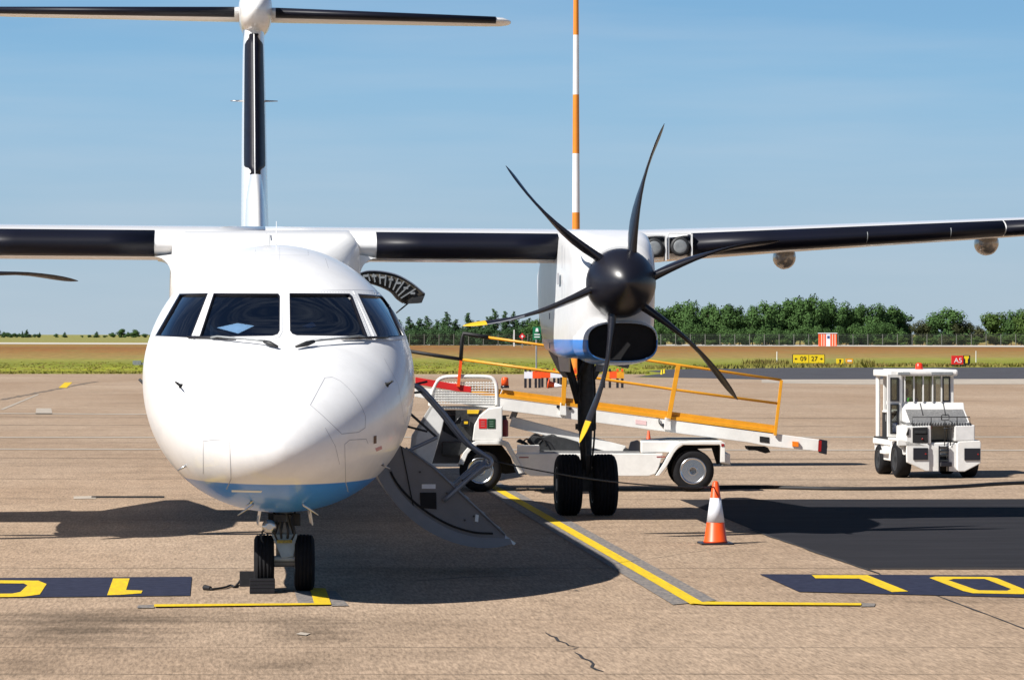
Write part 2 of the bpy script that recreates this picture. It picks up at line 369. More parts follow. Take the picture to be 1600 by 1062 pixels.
def grass_mat():
    m = mat('field_grass', (0.2, 0.2, 0.05), 0.95)
    n = m.node_tree.nodes; l = m.node_tree.links; b = n['Principled BSDF']; b.inputs['Specular IOR Level'].default_value = 0.1
    g = n.new('ShaderNodeNewGeometry'); s = n.new('ShaderNodeSeparateXYZ'); l.new(g.outputs['Position'], s.inputs[0])
    def noise(sc, st, det=6, ro=0.6):
        mp_ = n.new('ShaderNodeMapping'); mp_.inputs['Scale'].default_value = st; l.new(g.outputs['Position'], mp_.inputs[0])
        t = n.new('ShaderNodeTexNoise'); t.inputs['Scale'].default_value = sc; t.inputs['Detail'].default_value = det; t.inputs['Roughness'].default_value = ro
        l.new(mp_.outputs[0], t.inputs['Vector']); return t.outputs[0]
    w = noise(0.03, (1, .35, 1), 6)
    # warped distance so that the mown bands have ragged borders
    a = n.new('ShaderNodeMath'); a.operation = 'SUBTRACT'; a.inputs[1].default_value = 0.5; l.new(w, a.inputs[0])
    a2 = n.new('ShaderNodeMath'); a2.operation = 'MULTIPLY'; a2.inputs[1].default_value = 60; l.new(a.outputs[0], a2.inputs[0])
    a3 = n.new('ShaderNodeMath'); a3.operation = 'ADD'; l.new(s.outputs[1], a3.inputs[0]); l.new(a2.outputs[0], a3.inputs[1])
    r = n.new('ShaderNodeMapRange'); r.inputs[1].default_value = 200; r.inputs[2].default_value = 1200; l.new(a3.outputs[0], r.inputs[0])
    cr_ = n.new('ShaderNodeValToRGB'); l.new(r.outputs[0], cr_.inputs[0])
    e = cr_.color_ramp.elements
    stops = [(0, (.235, .245, .022)), (.045, (.25, .26, .025)), (.075, (.17, .19, .02)), (.13, (.235, .23, .05)), (.165, (.27, .19, .065)), (.30, (.255, .130, .042)), (.42, (.22, .098, .035)), (.60, (.27, .16, .05)), (.75, (.27, .22, .07)), (1, (.24, .23, .075))]
    e[0].position = 0; e[0].color = (*stops[0][1], 1); e[1].position = 1; e[1].color = (*stops[-1][1], 1)
    for p, c in stops[1:-1]:
        x = e.new(p); x.color = (*c, 1)
    mu = n.new('ShaderNodeMix'); mu.data_type = 'RGBA'; mu.blend_type = 'MULTIPLY'; mu.inputs[0].default_value = 1
    rr = n.new('ShaderNodeMapRange'); rr.inputs[1].default_value = .3; rr.inputs[2].default_value = .7; rr.inputs[3].default_value = .6; rr.inputs[4].default_value = 1.35
    l.new(noise(0.9, (1, .12, 1), 8, .8), rr.inputs[0]); l.new(cr_.outputs[0], mu.inputs[6]); l.new(rr.outputs[0], mu.inputs[7])
    m2 = n.new('ShaderNodeMix'); m2.data_type = 'RGBA'; m2.blend_type = 'MIX'; m2.inputs[7].default_value = (.19, .185, .055, 1)
    r3 = n.new('ShaderNodeMapRange'); r3.inputs[1].default_value = .48; r3.inputs[2].default_value = .7; r3.inputs[3].default_value = 0; r3.inputs[4].default_value = .75
    l.new(noise(0.16, (1, .16, 1), 7, .75), r3.inputs[0]); l.new(r3.outputs[0], m2.inputs[0]); l.new(mu.outputs[2], m2.inputs[6]); l.new(m2.outputs[2], b.inputs['Base Color'])
    return m
M['grass'] = grass_mat()
M['taxi'] = mat('taxiway_asphalt', (0.075, 0.075, 0.085), 0.9, spec=.1, var=0.25, vscale=0.3)
M['patch'] = mat('asphalt_patch', (0.027, 0.026, 0.030), 0.85, var=0.55, vscale=1.6, stretch=(.3, 1.2, 1), bump=0.3, bscale=25, spec=.12, col2=(0.018, 0.018, 0.021))
M['panelpaint'] = mat('dark_blue_marking_panel', (0.032, 0.036, 0.065), 0.85, var=0.5, vscale=9, bump=0.2, bscale=30, spec=.12, col2=(0.017, 0.020, 0.038))
M['lineyellow'] = mat('yellow_line_paint', (0.74, 0.50, 0.012), 0.75, var=0.3, vscale=22, stretch=(1, .15, 1), spec=.15, col2=(0.50, 0.35, 0.03))
M['greyborder'] = mat('worn_dark_line_border', (0.09, 0.09, 0.10), 0.9, var=0.8, vscale=22, stretch=(1, .35, 1), col2=(0.26, 0.22, 0.18))
M['palepaint'] = mat('faded_white_paint', (0.44, 0.38, 0.31), 0.85, var=0.3, vscale=2)
M['crack'] = mat('crack_filler', (0.03, 0.028, 0.03), 0.95, var=0.4, vscale=6)
M['joint'] = mat('joint_filler', (0.19, 0.145, 0.105), 0.95, var=0.5, vscale=2)
M['runway'] = mat('pale_runway_concrete', (0.55, 0.52, 0.46), 0.9, var=0.15, vscale=.1)

def sheet(name, polys, m, z, parent=None, grid=None):
    mb = MB()
    for poly in polys: mb.add([Vector((p[0], p[1], z)) for p in poly], [tuple(range(len(poly)))], 0, False)
    o = mb.build(name, m, parent, fix=False)
    for p in o.data.polygons:
        if p.normal.z < 0: p.flip()
    return o
def gp(pts): return [G(u, v) for u, v in pts]
gr = sheet('grass_field', [[(-9000, -200), (9000, -200), (9000, 16000), (-9000, 16000)]], M['grass'], 0.0); gr['kind'] = 'structure'
A1 = G(0, 584); A2 = G(1010, 584.5); A3 = G(1000, 590)
apron = sheet('apron', [[(-300, -60), (300, -60), (300, G(1600, 591.5).y - 18), G(1600, 591.5), G(1190, 592), G(1000, 589.5), A2, A1, (-300, A1.y + 22)]], M['apron'], 0.004); apron['kind'] = 'structure'
tw = sheet('taxiway', [[G(990, 588.6), G(1042, 583), G(1010, 579.5), G(1050, 577), G(1200, 574.6), G(1600, 573.6), G(1900, 573), G(1900, 594), G(1600, 592.3), G(1190, 592.8)]], M['taxi'], 0.008); tw['kind'] = 'structure'
ps = sheet('pale_shoulder', [gp([(1190, 593), (1600, 592), (1750, 592.5), (1750, 600), (1330, 600.5), (1190, 598)])], M['palepaint'], 0.012); ps['kind'] = 'structure'
rw = sheet('runway', [gp([(-300, 534.3), (2000, 541.0), (2000, 543.3), (-300, 536.6)])], M['runway'], 0.05); rw['kind'] = 'structure'
pt = sheet('asphalt_patch', [gp([(1062, 781), (1900, 779), (1900, 890), (1356, 890), (1172, 826)])], M['patch'], 0.008); pt['kind'] = 'structure'
Z1, Z2, Z3 = 0.012, 0.016, 0.020
def mark(name, polys, m, z): return sheet(name, [gp(p) for p in polys], m, z, apron)
def ring(outer, inner):
    n = len(outer); return [[outer[i], outer[(i + 1) % n], inner[(i + 1) % n], inner[i]] for i in range(n)]
mark('marking_panel', [[(-300, 906), (299.6, 902), (297, 931.6), (-300, 938)]], M['panelpaint'], Z1)
mark('painted_digit', [[(176.8, 905.3), (202.5, 905.3), (197, 923.4), (188, 931), (167.4, 931.6)], [(197, 923.4), (222.9, 924.4), (220.7, 928.6), (188, 931)]], M['lineyellow'], Z2)
mark('painted_digit', ring([(-112, 911), (-60, 907.6), (60, 908.8), (72.8, 914), (62, 930.4), (36, 934), (-100, 936), (-122, 932)], [(-80, 914), (-50, 912.6), (37, 913.2), (43, 915.9), (31.8, 926.5), (20, 929), (-75, 930.5), (-88, 928)]), M['lineyellow'], Z2)
mark('marking_panel', [[(1187, 898), (1900, 901.5), (1900, 937), (1600, 934.5), (1248.6, 925.6)]], M['panelpaint'], Z1)
mark('painted_letter', [[(1268.4, 900), (1355.3, 900), (1342, 905.5), (1274, 905)], [(1355.3, 900), (1419, 925.6), (1393.5, 926.6), (1342, 905.5)]], M['lineyellow'], Z2)
mark('painted_digit', ring([(1452, 904.4), (1461.6, 902.4), (1547, 903), (1558, 905), (1612, 927), (1598, 930), (1520, 928.5), (1505, 925)], [(1482, 908), (1490, 906), (1538, 906), (1543, 907.5), (1580, 922), (1574, 924.5), (1530, 924), (1522, 922)]), M['lineyellow'], Z2)
yx0 = G(1078, 945).x; yx1 = G(1104, 946).x; ya = G(1090, 945.5).y; yb = 60.0
yxa = G(770, 764).x; yxb = yxa + (yx1 - yx0)
sheet('line_border', [[(yx0 - .17, ya), (yx1 + .17, ya + .45), (yxb + .17, yb), (yxa - .17, yb)]], M['greyborder'], Z1, apron)
sheet('yellow_line', [[(yx0, ya), (yx1, ya), (yxb, yb), (yxa, yb)]], M['lineyellow'], Z2, apron)
mark('line_border', [[(1345, 943.2), (1368, 944), (1366, 948.6), (1345, 949)]], M['greyborder'], Z1)
mark('yellow_line', [[(1078, 944.9), (1104, 942.2), (1345.8, 944.6), (1345.8, 948), (1100, 946.8)]], M['lineyellow'], Z3)
mark('line_border', [[(460, 924), (487, 924), (493, 944), (466, 944)], [(509.7, 924), (524, 924), (545, 947.5), (517.7, 948)], [(216, 946.6), (241, 946), (241, 951), (214, 951)]], M['greyborder'], Z1)
mark('yellow_line', [[(484, 921), (508.4, 921.3), (517.7, 947), (490.5, 944.6)], [(240.8, 946.5), (490.5, 944.6), (517.7, 947), (240.8, 950.3)]], M['lineyellow'], Z3)
mark('yellow_line', [[(91.5, 606), (104, 606), (113, 597.3), (101, 597.5)]], M['lineyellow'], Z1)
mark('pale_line', [[(-200, 644.3), (230, 646.8), (230, 648), (-200, 645.5)], [(57, 638), (80, 638), (82, 647.4), (55, 647.4)]], M['palepaint'], Z1)
mark('pale_line', [[(0, 640), (6, 640), (62, 616), (58, 616)]], M['palepaint'], Z1)
mark('pale_line', [[(-200, 683), (1900, 682), (1900, 683.4), (-200, 684.4)], [(-200, 701), (1900, 703.4), (1900, 705), (-200, 702.4)]], M['palepaint'], Z1)
mark('faded_mark', [[(115, 776), (150, 775.4), (150, 779.4), (115, 780)], [(485, 991), (470, 989), (462, 992), (478, 994)]], M['palepaint'], Z1)
# slot drain grate across the apron, left of the nose: a row of bars
mb = MB()
p0, p1 = G(144, 777.5), G(256, 777.5)
for i in range(30):
    p = p0.lerp(p1, (i + .5) / 30); mb.box((p.x, p.y, .016), (.055, .16, .022))
o = mb.build('drain_grate', M['darkmetal'], apron); o['kind'] = 'stuff'
# expansion joints and cracks
def joint(u0, v0, u1, v1, w=0.02, jit=0.0, m='joint', n=None, z=0.0085):
    a, b_ = G(u0, v0), G(u1, v1); n = n or max(2, int((b_ - a).length / .5)); L_, R_ = [], []
    nrm = (b_ - a).normalized().cross(Vector((0, 0, 1)))
    mb = MB(); vs = []
    for i in range(n + 1):
        p = a.lerp(b_, i / n) + nrm * random.uniform(-jit, jit); ww = w * random.uniform(.5, 1.3) / 2
        vs += [Vector((p.x + nrm.x * ww, p.y + nrm.y * ww, z)), Vector((p.x - nrm.x * ww, p.y - nrm.y * ww, z))]
    mb.add(vs, [(2 * i, 2 * i + 1, 2 * i + 3, 2 * i + 2) for i in range(n)], 0, False)
    o = mb.build('joint', M[m], apron, fix=False)
    for p in o.data.polygons:
        if p.normal.z < 0: p.flip()
for v, w in ((652, .25), (664, .12), (716, .10), (748, .06), (779, .05), (888, .035), (1012, .018), (1054, .016)):
    joint(-120, v, 1750, v + (2 if v < 800 else 0), w, .03)
joint(1373, 897, 1700, 1020, .03, .006, 'crack'); joint(1172, 828, 1373, 897, .05, .01, 'crack', z=.013)
joint(0, 625, 150, 596, .3, .1)
def crackline(px, w):
    P = [G(u, v) for u, v in px]; mb = MB(); vs = []
    for i, p in enumerate(P):
        t = (P[min(i + 1, len(P) - 1)] - P[max(i - 1, 0)]).normalized(); q = t.cross(Vector((0, 0, 1))); ww = w * (0.4 if i in (0, len(P) - 1) else random.uniform(.7, 1.3))
        vs += [Vector((p.x + q.x * ww, p.y + q.y * ww, .009)), Vector((p.x - q.x * ww, p.y - q.y * ww, .009))]
    mb.add(vs, [(2 * i, 2 * i + 1, 2 * i + 3, 2 * i + 2) for i in range(len(P) - 1)], 0, False)
    o = mb.build('crack', M['crack'], apron, fix=False)
    for p in o.data.polygons:
        if p.normal.z < 0: p.flip()
crackline([(852, 989), (860, 994), (868, 996), (872, 1002), (884, 1005), (888, 1009), (904, 1012)], .012)
crackline([(898, 1020), (906, 1024), (910, 1029), (922, 1033), (927, 1038), (924, 1043), (932, 1047), (943, 1050)], .014)
crackline([(904, 1012), (896, 1015), (882, 1016)], .006)
crackline([(1258, 979), (1270, 978), (1286, 980)], .013)
crackline([(640, 909), (720, 903), (860, 898)], .02)
# ================================================================== the airliner
AX, NY, ROLL = 0.59, 30.6, 0.006
plane = wthing('turboprop_airliner', 'parked white twin turboprop airliner with blue belly and its airstair let down', 'airliner', (AX, 33.0, 0.0))
def rl(x, z): return z - ROLL * (x - AX)
# ---- fuselage loft
WT = [(0, .02), (.05, .24), (.15, .42), (.35, .63), (.7, .86), (1.1, 1.05), (1.5, 1.18), (1.9, 1.27), (2.3, 1.325), (2.7, 1.355), (3.3, 1.378), (4, 1.385), (22.5, 1.385), (26, 1.1), (29, .65), (32, .22), (32.6, .1)]
ZT = [(1.3, 2.47), (1.4, 2.505), (1.5, 2.55), (1.75, 2.69), (2.1, 2.93), (2.35, 3.07), (2.7, 3.2), (3.2, 3.34), (3.8, 3.45), (4.6, 3.52), (5.5, 3.54), (22, 3.54), (32.6, 3.45)]
ZB = [(0, 1.50), (.05, 1.31), (.15, 1.19), (.35, 1.07), (.7, .97), (1.1, .905), (1.5, .865), (2, .83), (2.6, .81), (4, .81), (21, .81), (24, 1.1), (28, 2.0), (32.6, 3.2)]
ZM = [(0, 1.52), (.35, 1.6), (1.1, 1.78), (2, 1.98), (3.2, 2.1), (4.6, 2.18), (22, 2.18), (32.6, 3.3)]
def fsec(s, n=320):
    w, zt, zb, zm = ip(WT, s), ip(ZT, s), ip(ZB, s), ip(ZM, s); q = []
    if s < 3.4: w = max(.0012, 1.385 * (1 - (1 - s / 3.4) ** 2.2) ** .55)
    if s < 2.6: zb = 1.5188 - .71 * (1 - (1 - s / 2.6) ** 2.6) ** .5
    if s < 4.6: zm = 1.52 + .66 * (1 - (1 - s / 4.6) ** 2)
    if s < 1.4: zt = 1.5212 + 1.02 * (s / 1.5) ** .5
    for i in range(n):
        t = 2 * math.pi * i / n; c, d = math.cos(t), math.sin(t)
        e = 1.0 if s > 4 else 1 - .06 * math.sin(math.pi * min(max(s / 4, 0), 1))
        x = w * math.copysign(abs(c) ** e, c); z = zm + (zt - zm if d > 0 else zm - zb) * math.copysign(abs(d) ** e, d)
        q.append((AX + x, NY + s, z))
    return q
st = [0, .0002, .0008, .002, .004, .0075, .012, .025, .04, .06, .085, .11, .15, .19, .24, .29, .35, .42, .5, .6, .7, .8, .9, 1.0, 1.1, 1.2, 1.3]
x = 1.33
while x < 3.9: st.append(x); x += .022
st += [4, 4.2, 4.5, 5, 5.5, 6.5, 8, 10, 12, 14, 16, 18, 20, 22, 23, 24, 25, 26, 27, 28, 29, 30, 31, 32, 32.6]
WIN = [[(281.8, 460.6), (323.5, 460), (297.6, 526.8), (245.3, 523.9)],
       [(335, 460), (434, 460.6), (436, 463.5), (435.6, 516.7), (433, 521.5), (425.6, 524), (313.4, 526)],
       [(453.5, 460), (545, 460.6), (549, 464), (572, 524.5), (464, 523.3), (457.5, 521), (454.3, 516.7)],
       [(560.7, 461), (596.6, 463.5), (606.7, 473.6), (629.7, 524), (591, 527.3)]]
def inside(p, poly):
    r = False; j = len(poly) - 1
    for i in range(len(poly)):
        if (poly[i][1] > p[1]) != (poly[j][1] > p[1]) and p[0] < (poly[j][0] - poly[i][0]) * (p[1] - poly[i][1]) / (poly[j][1] - poly[i][1]) + poly[i][0]: r = not r
        j = i
    return r
def scalep(poly, d):                              # move a convex outline outward by d pixels
    n = len(poly); out = []
    ar = sum(poly[i][0] * poly[(i + 1) % n][1] - poly[(i + 1) % n][0] * poly[i][1] for i in range(n)); sg = 1 if ar > 0 else -1
    for i in range(n):
        a, b, c = poly[i - 1], poly[i], poly[(i + 1) % n]
        n1 = Vector((b[1] - a[1], -(b[0] - a[0]))).normalized() * sg; n2 = Vector((c[1] - b[1], -(c[0] - b[0]))).normalized() * sg
        m = (n1 + n2); m = m / max(m.length_squared / 2, .35)
        out.append((b[0] + m.x * d, b[1] + m.y * d))
    return out
fm = MB(); fm.loft([fsec(s) for s in st])
bvh = BVHTree.FromPolygons([tuple(v) for v in fm.v], fm.f)
keep = []
for f in fm.f:
    c = sum((fm.v[i] for i in f), Vector()) / len(f)
    cut = False
    if 1.3 < c.y - NY < 3.6 and c.z > 2.4:
        u, v = pix(c)
        for w in WIN:
            cx = sum(p[0] for p in w) / len(w); cy = sum(p[1] for p in w) / len(w)
            if inside((u, v), scalep(w, 2.3)): cut = True
    keep.append(not cut)
fm.f, fm.mi, fm.sm = [[a for a, k in zip(l_, keep) if k] for l_ in (fm.f, fm.mi, fm.sm)]
fus = fm.build('fuselage', M['fuse'], plane); child_w(fus, plane)
EYE = Vector((0, 0, CAMH))
def hit(u, v, off=0.0, tree=None):
    d = PD(u, v, 10) - EYE; d.normalize()
    loc, nrm, idx, dist = (tree or bvh).ray_cast(EYE, d)
    if loc is None: return None
    if nrm.dot(d) > 0: nrm = -nrm
    return loc + nrm * off, nrm
def resample(poly, step, closed=True):
    out = []; n = len(poly)
    for i in range(n if closed else n - 1):
        a, b = poly[i], poly[(i + 1) % n]; L_ = math.hypot(b[0] - a[0], b[1] - a[1]); k = max(1, int(L_ / step))
        for j in range(k): out.append((a[0] + (b[0] - a[0]) * j / k, a[1] + (b[1] - a[1]) * j / k))
    if not closed: out.append(poly[-1])
    return out
def surf_ring(mb, inner, outer, off, steps=1, skirt=0.03):
    I = resample(inner, 3); n = len(I)
    # match outer points by arc position
    per = 0; idx = []
    rI = []; rO = []
    for i in range(len(inner)):
        a, b = inner[i], inner[(i + 1) % len(inner)]; c, d = outer[i], outer[(i + 1) % len(outer)]
        k = max(1, int(math.hypot(b[0] - a[0], b[1] - a[1]) / 3))
        for j in range(k):
            t = j / k; rI.append((a[0] + (b[0] - a[0]) * t, a[1] + (b[1] - a[1]) * t)); rO.append((c[0] + (d[0] - c[0]) * t, c[1] + (d[1] - c[1]) * t))
    rows = []
    for r_, o_ in ((rI, -skirt), (rI, off), (rO, off), (rO, -.004)):
        row = []
        for u, v in r_:
            h = hit(u, v, o_)
            if h is None:
                for q in range(1, 30):
                    h = hit(u + (437 - u) * q * .004, v, o_)
                    if h: break
            row.append(h[0] if h else row[-1])
        rows.append(row)
    k = len(mb.v); n = len(rows[0])
    for r_ in rows: mb.v += r_
    for i in range(3):
        for j in range(n):
            mb.f.append([k + i * n + j, k + i * n + (j + 1) % n, k + (i + 1) * n + (j + 1) % n, k + (i + 1) * n + j]); mb.mi.append(0); mb.sm.append(False)
def grid_patch(mb, poly, off, step=5):
    # fan of rings from the outline to the centre, dropped on the hull
    P = resample(poly, step); n = len(P); cx = sum(p[0] for p in P) / n; cy = sum(p[1] for p in P) / n; R_ = 8; k = len(mb.v)
    for i in range(R_):
        t = 1 - i / R_
        for u, v in P:
            uu, vv = cx + (u - cx) * t, cy + (v - cy) * t; h = hit(uu, vv, off)
            if h is None: h = hit(uu + (437 - uu) * .01, vv, off)
            mb.v.append(h[0] if h else mb.v[-1])
    mb.v.append(hit(cx, cy, off)[0]); c = len(mb.v) - 1
    for i in range(R_ - 1):
        for j in range(n): mb.f.append([k + i * n + j, k + i * n + (j + 1) % n, k + (i + 1) * n + (j + 1) % n, k + (i + 1) * n + j]); mb.mi.append(0); mb.sm.append(True)
    for j in range(n): mb.f.append([k + (R_ - 1) * n + j, k + (R_ - 1) * n + (j + 1) % n, c]); mb.mi.append(0); mb.sm.append(True)
gask = None
for w in WIN:
    gmb = MB(); grid_patch(gmb, scalep(w, .8), -.012); g_ = gmb.build('windscreen_pane', M['glass'], plane); child_w(g_, plane)
    mb = MB(); surf_ring(mb, scalep(w, -.4), scalep(w, 1.3), .007); mb.build('window_seal', M['black'], g_)
    mb = MB(); surf_ring(mb, scalep(w, 1.3), scalep(w, 5.8), .005, skirt=.004); fr = mb.build('window_frame', M['frame'], g_)
    mb = MB()
    for ring_off in (3.6,):
        for u, v in resample(scalep(w, ring_off), 4.2):
            h = hit(u, v, .0055)
            if h:
                a = h[1].orthogonal().normalized(); b = h[1].cross(a)
                mb.add([h[0] + a * .005 * math.cos(q) + b * .005 * math.sin(q) for q in [i * 1.047 for i in range(6)]], [(0, 1, 2, 3, 4, 5)], 0, False)
    o = mb.build('rivets', M['gearmetal'], g_, fix=False); o['kind'] = 'stuff'
# cockpit behind the glass
cab = MB()
cab.loft([[(AX + (px_ - AX) * .95, py_, 2.18 + (pz_ - 2.18) * .93) for px_, py_, pz_ in fsec(s, 48)] for s in (1.5, 1.8, 2.2, 2.8, 3.6, 4.4)], cap0=True, cap1=True)
kp = []
for f in cab.f:
    cc = sum((cab.v[i] for i in f), Vector()) / len(f); bad = False
    if len(f) == 4 and cc.z > 2.35 and cc.y < NY + 3.5:
        u_, v_ = pix(cc); bad = any(inside((u_, v_), scalep(w, 16)) for w in WIN)
    kp.append(not bad and not (len(f) > 4 and cc.y < NY + 2))
cab.f, cab.mi, cab.sm = [[q for q, k in zip(l_, kp) if k] for l_ in (cab.f, cab.mi, cab.sm)]
cockpit = cab.build('cockpit_lining', M['void'], plane); child_w(cockpit, plane)
mb = MB(); mb.bb((AX - .85, NY + 1.95, 2.3), (AX + .85, NY + 2.45, 2.47)); mb.bb((AX - .7, NY + 2.05, 2.465), (AX + .7, NY + 2.4, 2.52)); mb.build('glareshield', M['cockpit'], cockpit, .02)
for sx in (-.48, .48):
    mb = MB(); mb.bb((AX + sx - .22, NY + 3.1, 2.0), (AX + sx + .22, NY + 3.2, 2.78)); mb.bb((AX + sx - .12, NY + 3.1, 2.78), (AX + sx + .12, NY + 3.18, 2.95)); mb.build('pilot_seat', M['cockpit'], cockpit, .03)
for us, ext in (([(339, 512), (371, 505), (397, 509), (372, 521)], 0), ([(472, 510), (488, 503), (494, 509), (484, 512)], 0)):
    P = []
    for u, v in us:
        zz = 2.55; d = (CAMH - zz) * FPX / (v - HOR) if v > HOR + 1 else 33
        h = hit(u, v, 0); q = h[0] + (h[0] - EYE).normalized() * .06; P.append(q)
    mb = MB(); mb.prism(P, (0, .003, .002)); mb.build('paper_sheet', M['paper'], cockpit)
# panel outlines on the nose: thin grooves
M['groove'] = mat('panel_gap', (0.38, 0.39, 0.42), 0.7)
def groove(px, w=.0035, name='panel_line', m='groove', parent=None, off=.0015):
    P = resample(px, 4, False); pts = []
    for u, v in P:
        h = hit(u, v, off)
        if h: pts.append(h)
    if len(pts) < 2: return
    mb = MB(); vs = []
    for i, (p, n_) in enumerate(pts):
        t = (pts[min(i + 1, len(pts) - 1)][0] - pts[max(i - 1, 0)][0]).normalized(); q = t.cross(n_).normalized() * w / 2
        vs += [p + q, p - q]
    mb.add(vs, [(2 * i, 2 * i + 1, 2 * i + 3, 2 * i + 2) for i in range(len(pts) - 1)], 0, False)
    return mb.build(name, M[m], parent or fus, fix=False)
groove([(284.7, 453), (340, 453.6), (431, 454), (500, 453.6), (559, 453), (600, 455)], .006)
groove([(251, 531), (312, 532.5), (380, 532), (445, 531), (500, 531), (585, 533.5), (628, 531)], .005)
groove([(484.5, 633), (507.5, 590), (519, 589), (532, 595), (545, 607), (557, 622), (565, 636), (571, 650), (570.5, 668), (560, 675), (533.7, 677.6), (525.7, 669.6), (505, 650), (485.7, 633)], .006)
groove([(508, 668), (524, 697), (530.5, 725)], .004)
groove([(317.6, 740), (317.6, 689), (332, 687), (354.4, 688), (359, 692), (361, 748), (354, 764)], .007)
groove([(540, 752), (538.5, 693.6), (546.5, 687), (572, 685.6), (575, 693)], .006)
groove([(540, 752), (544, 768)], .007)
groove([(330, 650), (327, 672), (350, 675), (372, 676)], .003)
groove([(399.6, 387), (398.5, 397.5), (440, 398.5), (482, 399), (481, 391)], .004)
groove([(513, 419), (508.5, 404)], .004)
groove([(600, 560), (622, 600), (632, 660), (618, 700)], .004)
groove([(437, 458), (437, 386)], .002)
for w_ in ([(583.5, 681), (588, 680), (588, 692), (583.5, 693)],):
    mb = MB(); grid_patch(mb, w_, .003, 4); mb.build('static_port_plate', mat('brown_plate', (.10, .05, .03), .5), fus)
mb = MB(); grid_patch(mb, [(586, 700), (596, 696), (597, 701), (588, 705)], .002, 4); mb.build('warning_decal', mat('faded_red_print', (.6, .3, .3), .5), fus)
mb = MB(); grid_patch(mb, [(362, 765), (410, 766), (408, 769), (362, 768)], .002, 4); mb.build('pale_decal', M['paper'], fus)
# wipers
for a, b_, e in (((434, 546), (413, 540), (331, 531)), ((462, 546), (490, 540), (568, 530))):
    pts = []
    for t in range(9):
        f_ = t / 8; u = b_[0] + (e[0] - b_[0]) * f_; v = b_[1] + (e[1] - b_[1]) * f_
        h = hit(u, v, .05 if t < 8 else .03); pts.append(h[0])
    mb = MB(); mb.tube(pts, .010, 6)
    w_ = mb.build('wiper_arm', M['gearmetal'], plane); child_w(w_, plane)
    h0, h1 = hit(*a, .03), hit(*b_, .045)
    mb = MB(); mb.tube([h0[0], h0[0].lerp(h1[0], .6), h1[0]], [.012, .026, .016], 8); mb.build('wiper_hub', M['darkmetal'], w_)
    hx = [hit(e[0] + (30 if e[0] < 437 else -30) * k, 530.0 + 1.0 * k, .022)[0] for k in (-1.2, -.6, 0, .6, 1.2)]
    mb = MB(); mb.tube(hx, .013, 6); mb.build('wiper_blade', M['black'], w_)
# probes and aerials
for (u, v, du, dv, e) in ((283, 603, -8, -5, (10, 10)), (604, 601, 10, -3, (-2, 10))):
    h = hit(u, v, 0); n_ = h[1]; p = h[0]; q = p + n_ * .07
    mb = MB(); mb.tube([p, p + n_ * .05, q], [.018, .012, .009], 8); mb.tube([q + Vector((0, .05, 0)), q + Vector((.0, -.11, .0)), q + Vector((0, -.15, 0))], [.009, .008, .004], 8); mb.cyl(p - n_ * .01, p + n_ * .006, .026, .026, 14)
    mb.build('pitot_probe', M['darkmetal'], fus)
for (u, v, du, dv) in ((290, 727, -14, 9), (597, 725, -14, -7), (395, 786, -24, 20), (474, 786, 24, 20), (392, 782, 10, -3)):
    h = hit(u, v, -.01); p = h[0]; e = p + Vector((du / 165, -.02, -dv / 165)); e2 = p - (e - p) * .55 + h[1] * .05
    mb = MB(); mb.tube([e, p + h[1] * .03, p], [.006, .012, .02], 6)
    if abs(du) < 15: mb.tube([p + h[1] * .03, e2], [.009, .006], 6)
    mb.build('rod_aerial', M['metal'], fus)
h = hit(234, 606, 0); mb = MB(); p = PY(233, 606, 33.8); mb.tube([p + Vector((.03, .05, -.04)), p + Vector((-.10, 0, .09))], [.018, .014], 8); mb.build('angle_vane', M['darkmetal'], fus)
mb = MB(); p = PY(432, 384, 35.0); mb.tube([p - Vector((0, 0, .06)), p + Vector((0, .05, .26))], [.006, .003], 6); mb.build('whip_aerial', M['frame'], fus)
mb = MB(); mb.box((AX, NY + 10.4, 3.66), (.04, .22, .3)); mb.build('blade_aerial', M['white'], fus, .01)

# ---- flying surfaces
def naca(t, x): return 5 * t * (.2969 * math.sqrt(max(x, 0)) - .126 * x - .3516 * x * x + .2843 * x ** 3 - .1015 * x ** 4)
XS = [0, .003, .008, .016, .03, .05, .08, .12, .18, .26, .36, .48, .6, .72, .84, .93, 1.0]
def foil(le, chord, t, thick_dir, xmax=1.0, grow=0.0, camber=.015, xs=XS):
    up = []; lo = []; T = Vector(thick_dir); le = Vector(le)
    for x in xs:
        if x > xmax: break
        h = naca(t, x) * chord + grow; cz = camber * 4 * x * (1 - x) * chord
        off = -grow * (1 if x == 0 else .3)
        up.append(le + Vector((0, x * chord + off, 0)) + T * (cz + h)); lo.append(le + Vector((0, x * chord + off, 0)) + T * (cz - h))
    return up + lo[1:][::-1] if xmax >= 1 else up[::-1] + lo[1:]
def wstat(X):                                             # leading-edge point, chord, thickness ratio at signed lateral offset
    a = abs(X); ch = 3.05 if a < 5 else 3.05 - (a - 5) / 9.2 * 1.75
    yle = 43.45 + (0 if a < 5 else (a - 5) * .05); z = 3.745 + (0 if a < 5 else (a - 5) * (.062 if X > 0 else .05))
    t = .152 - (a / 14.2) * .030 if a > 5 else .152
    return (AX + X, yle, z - ROLL * X), ch, t
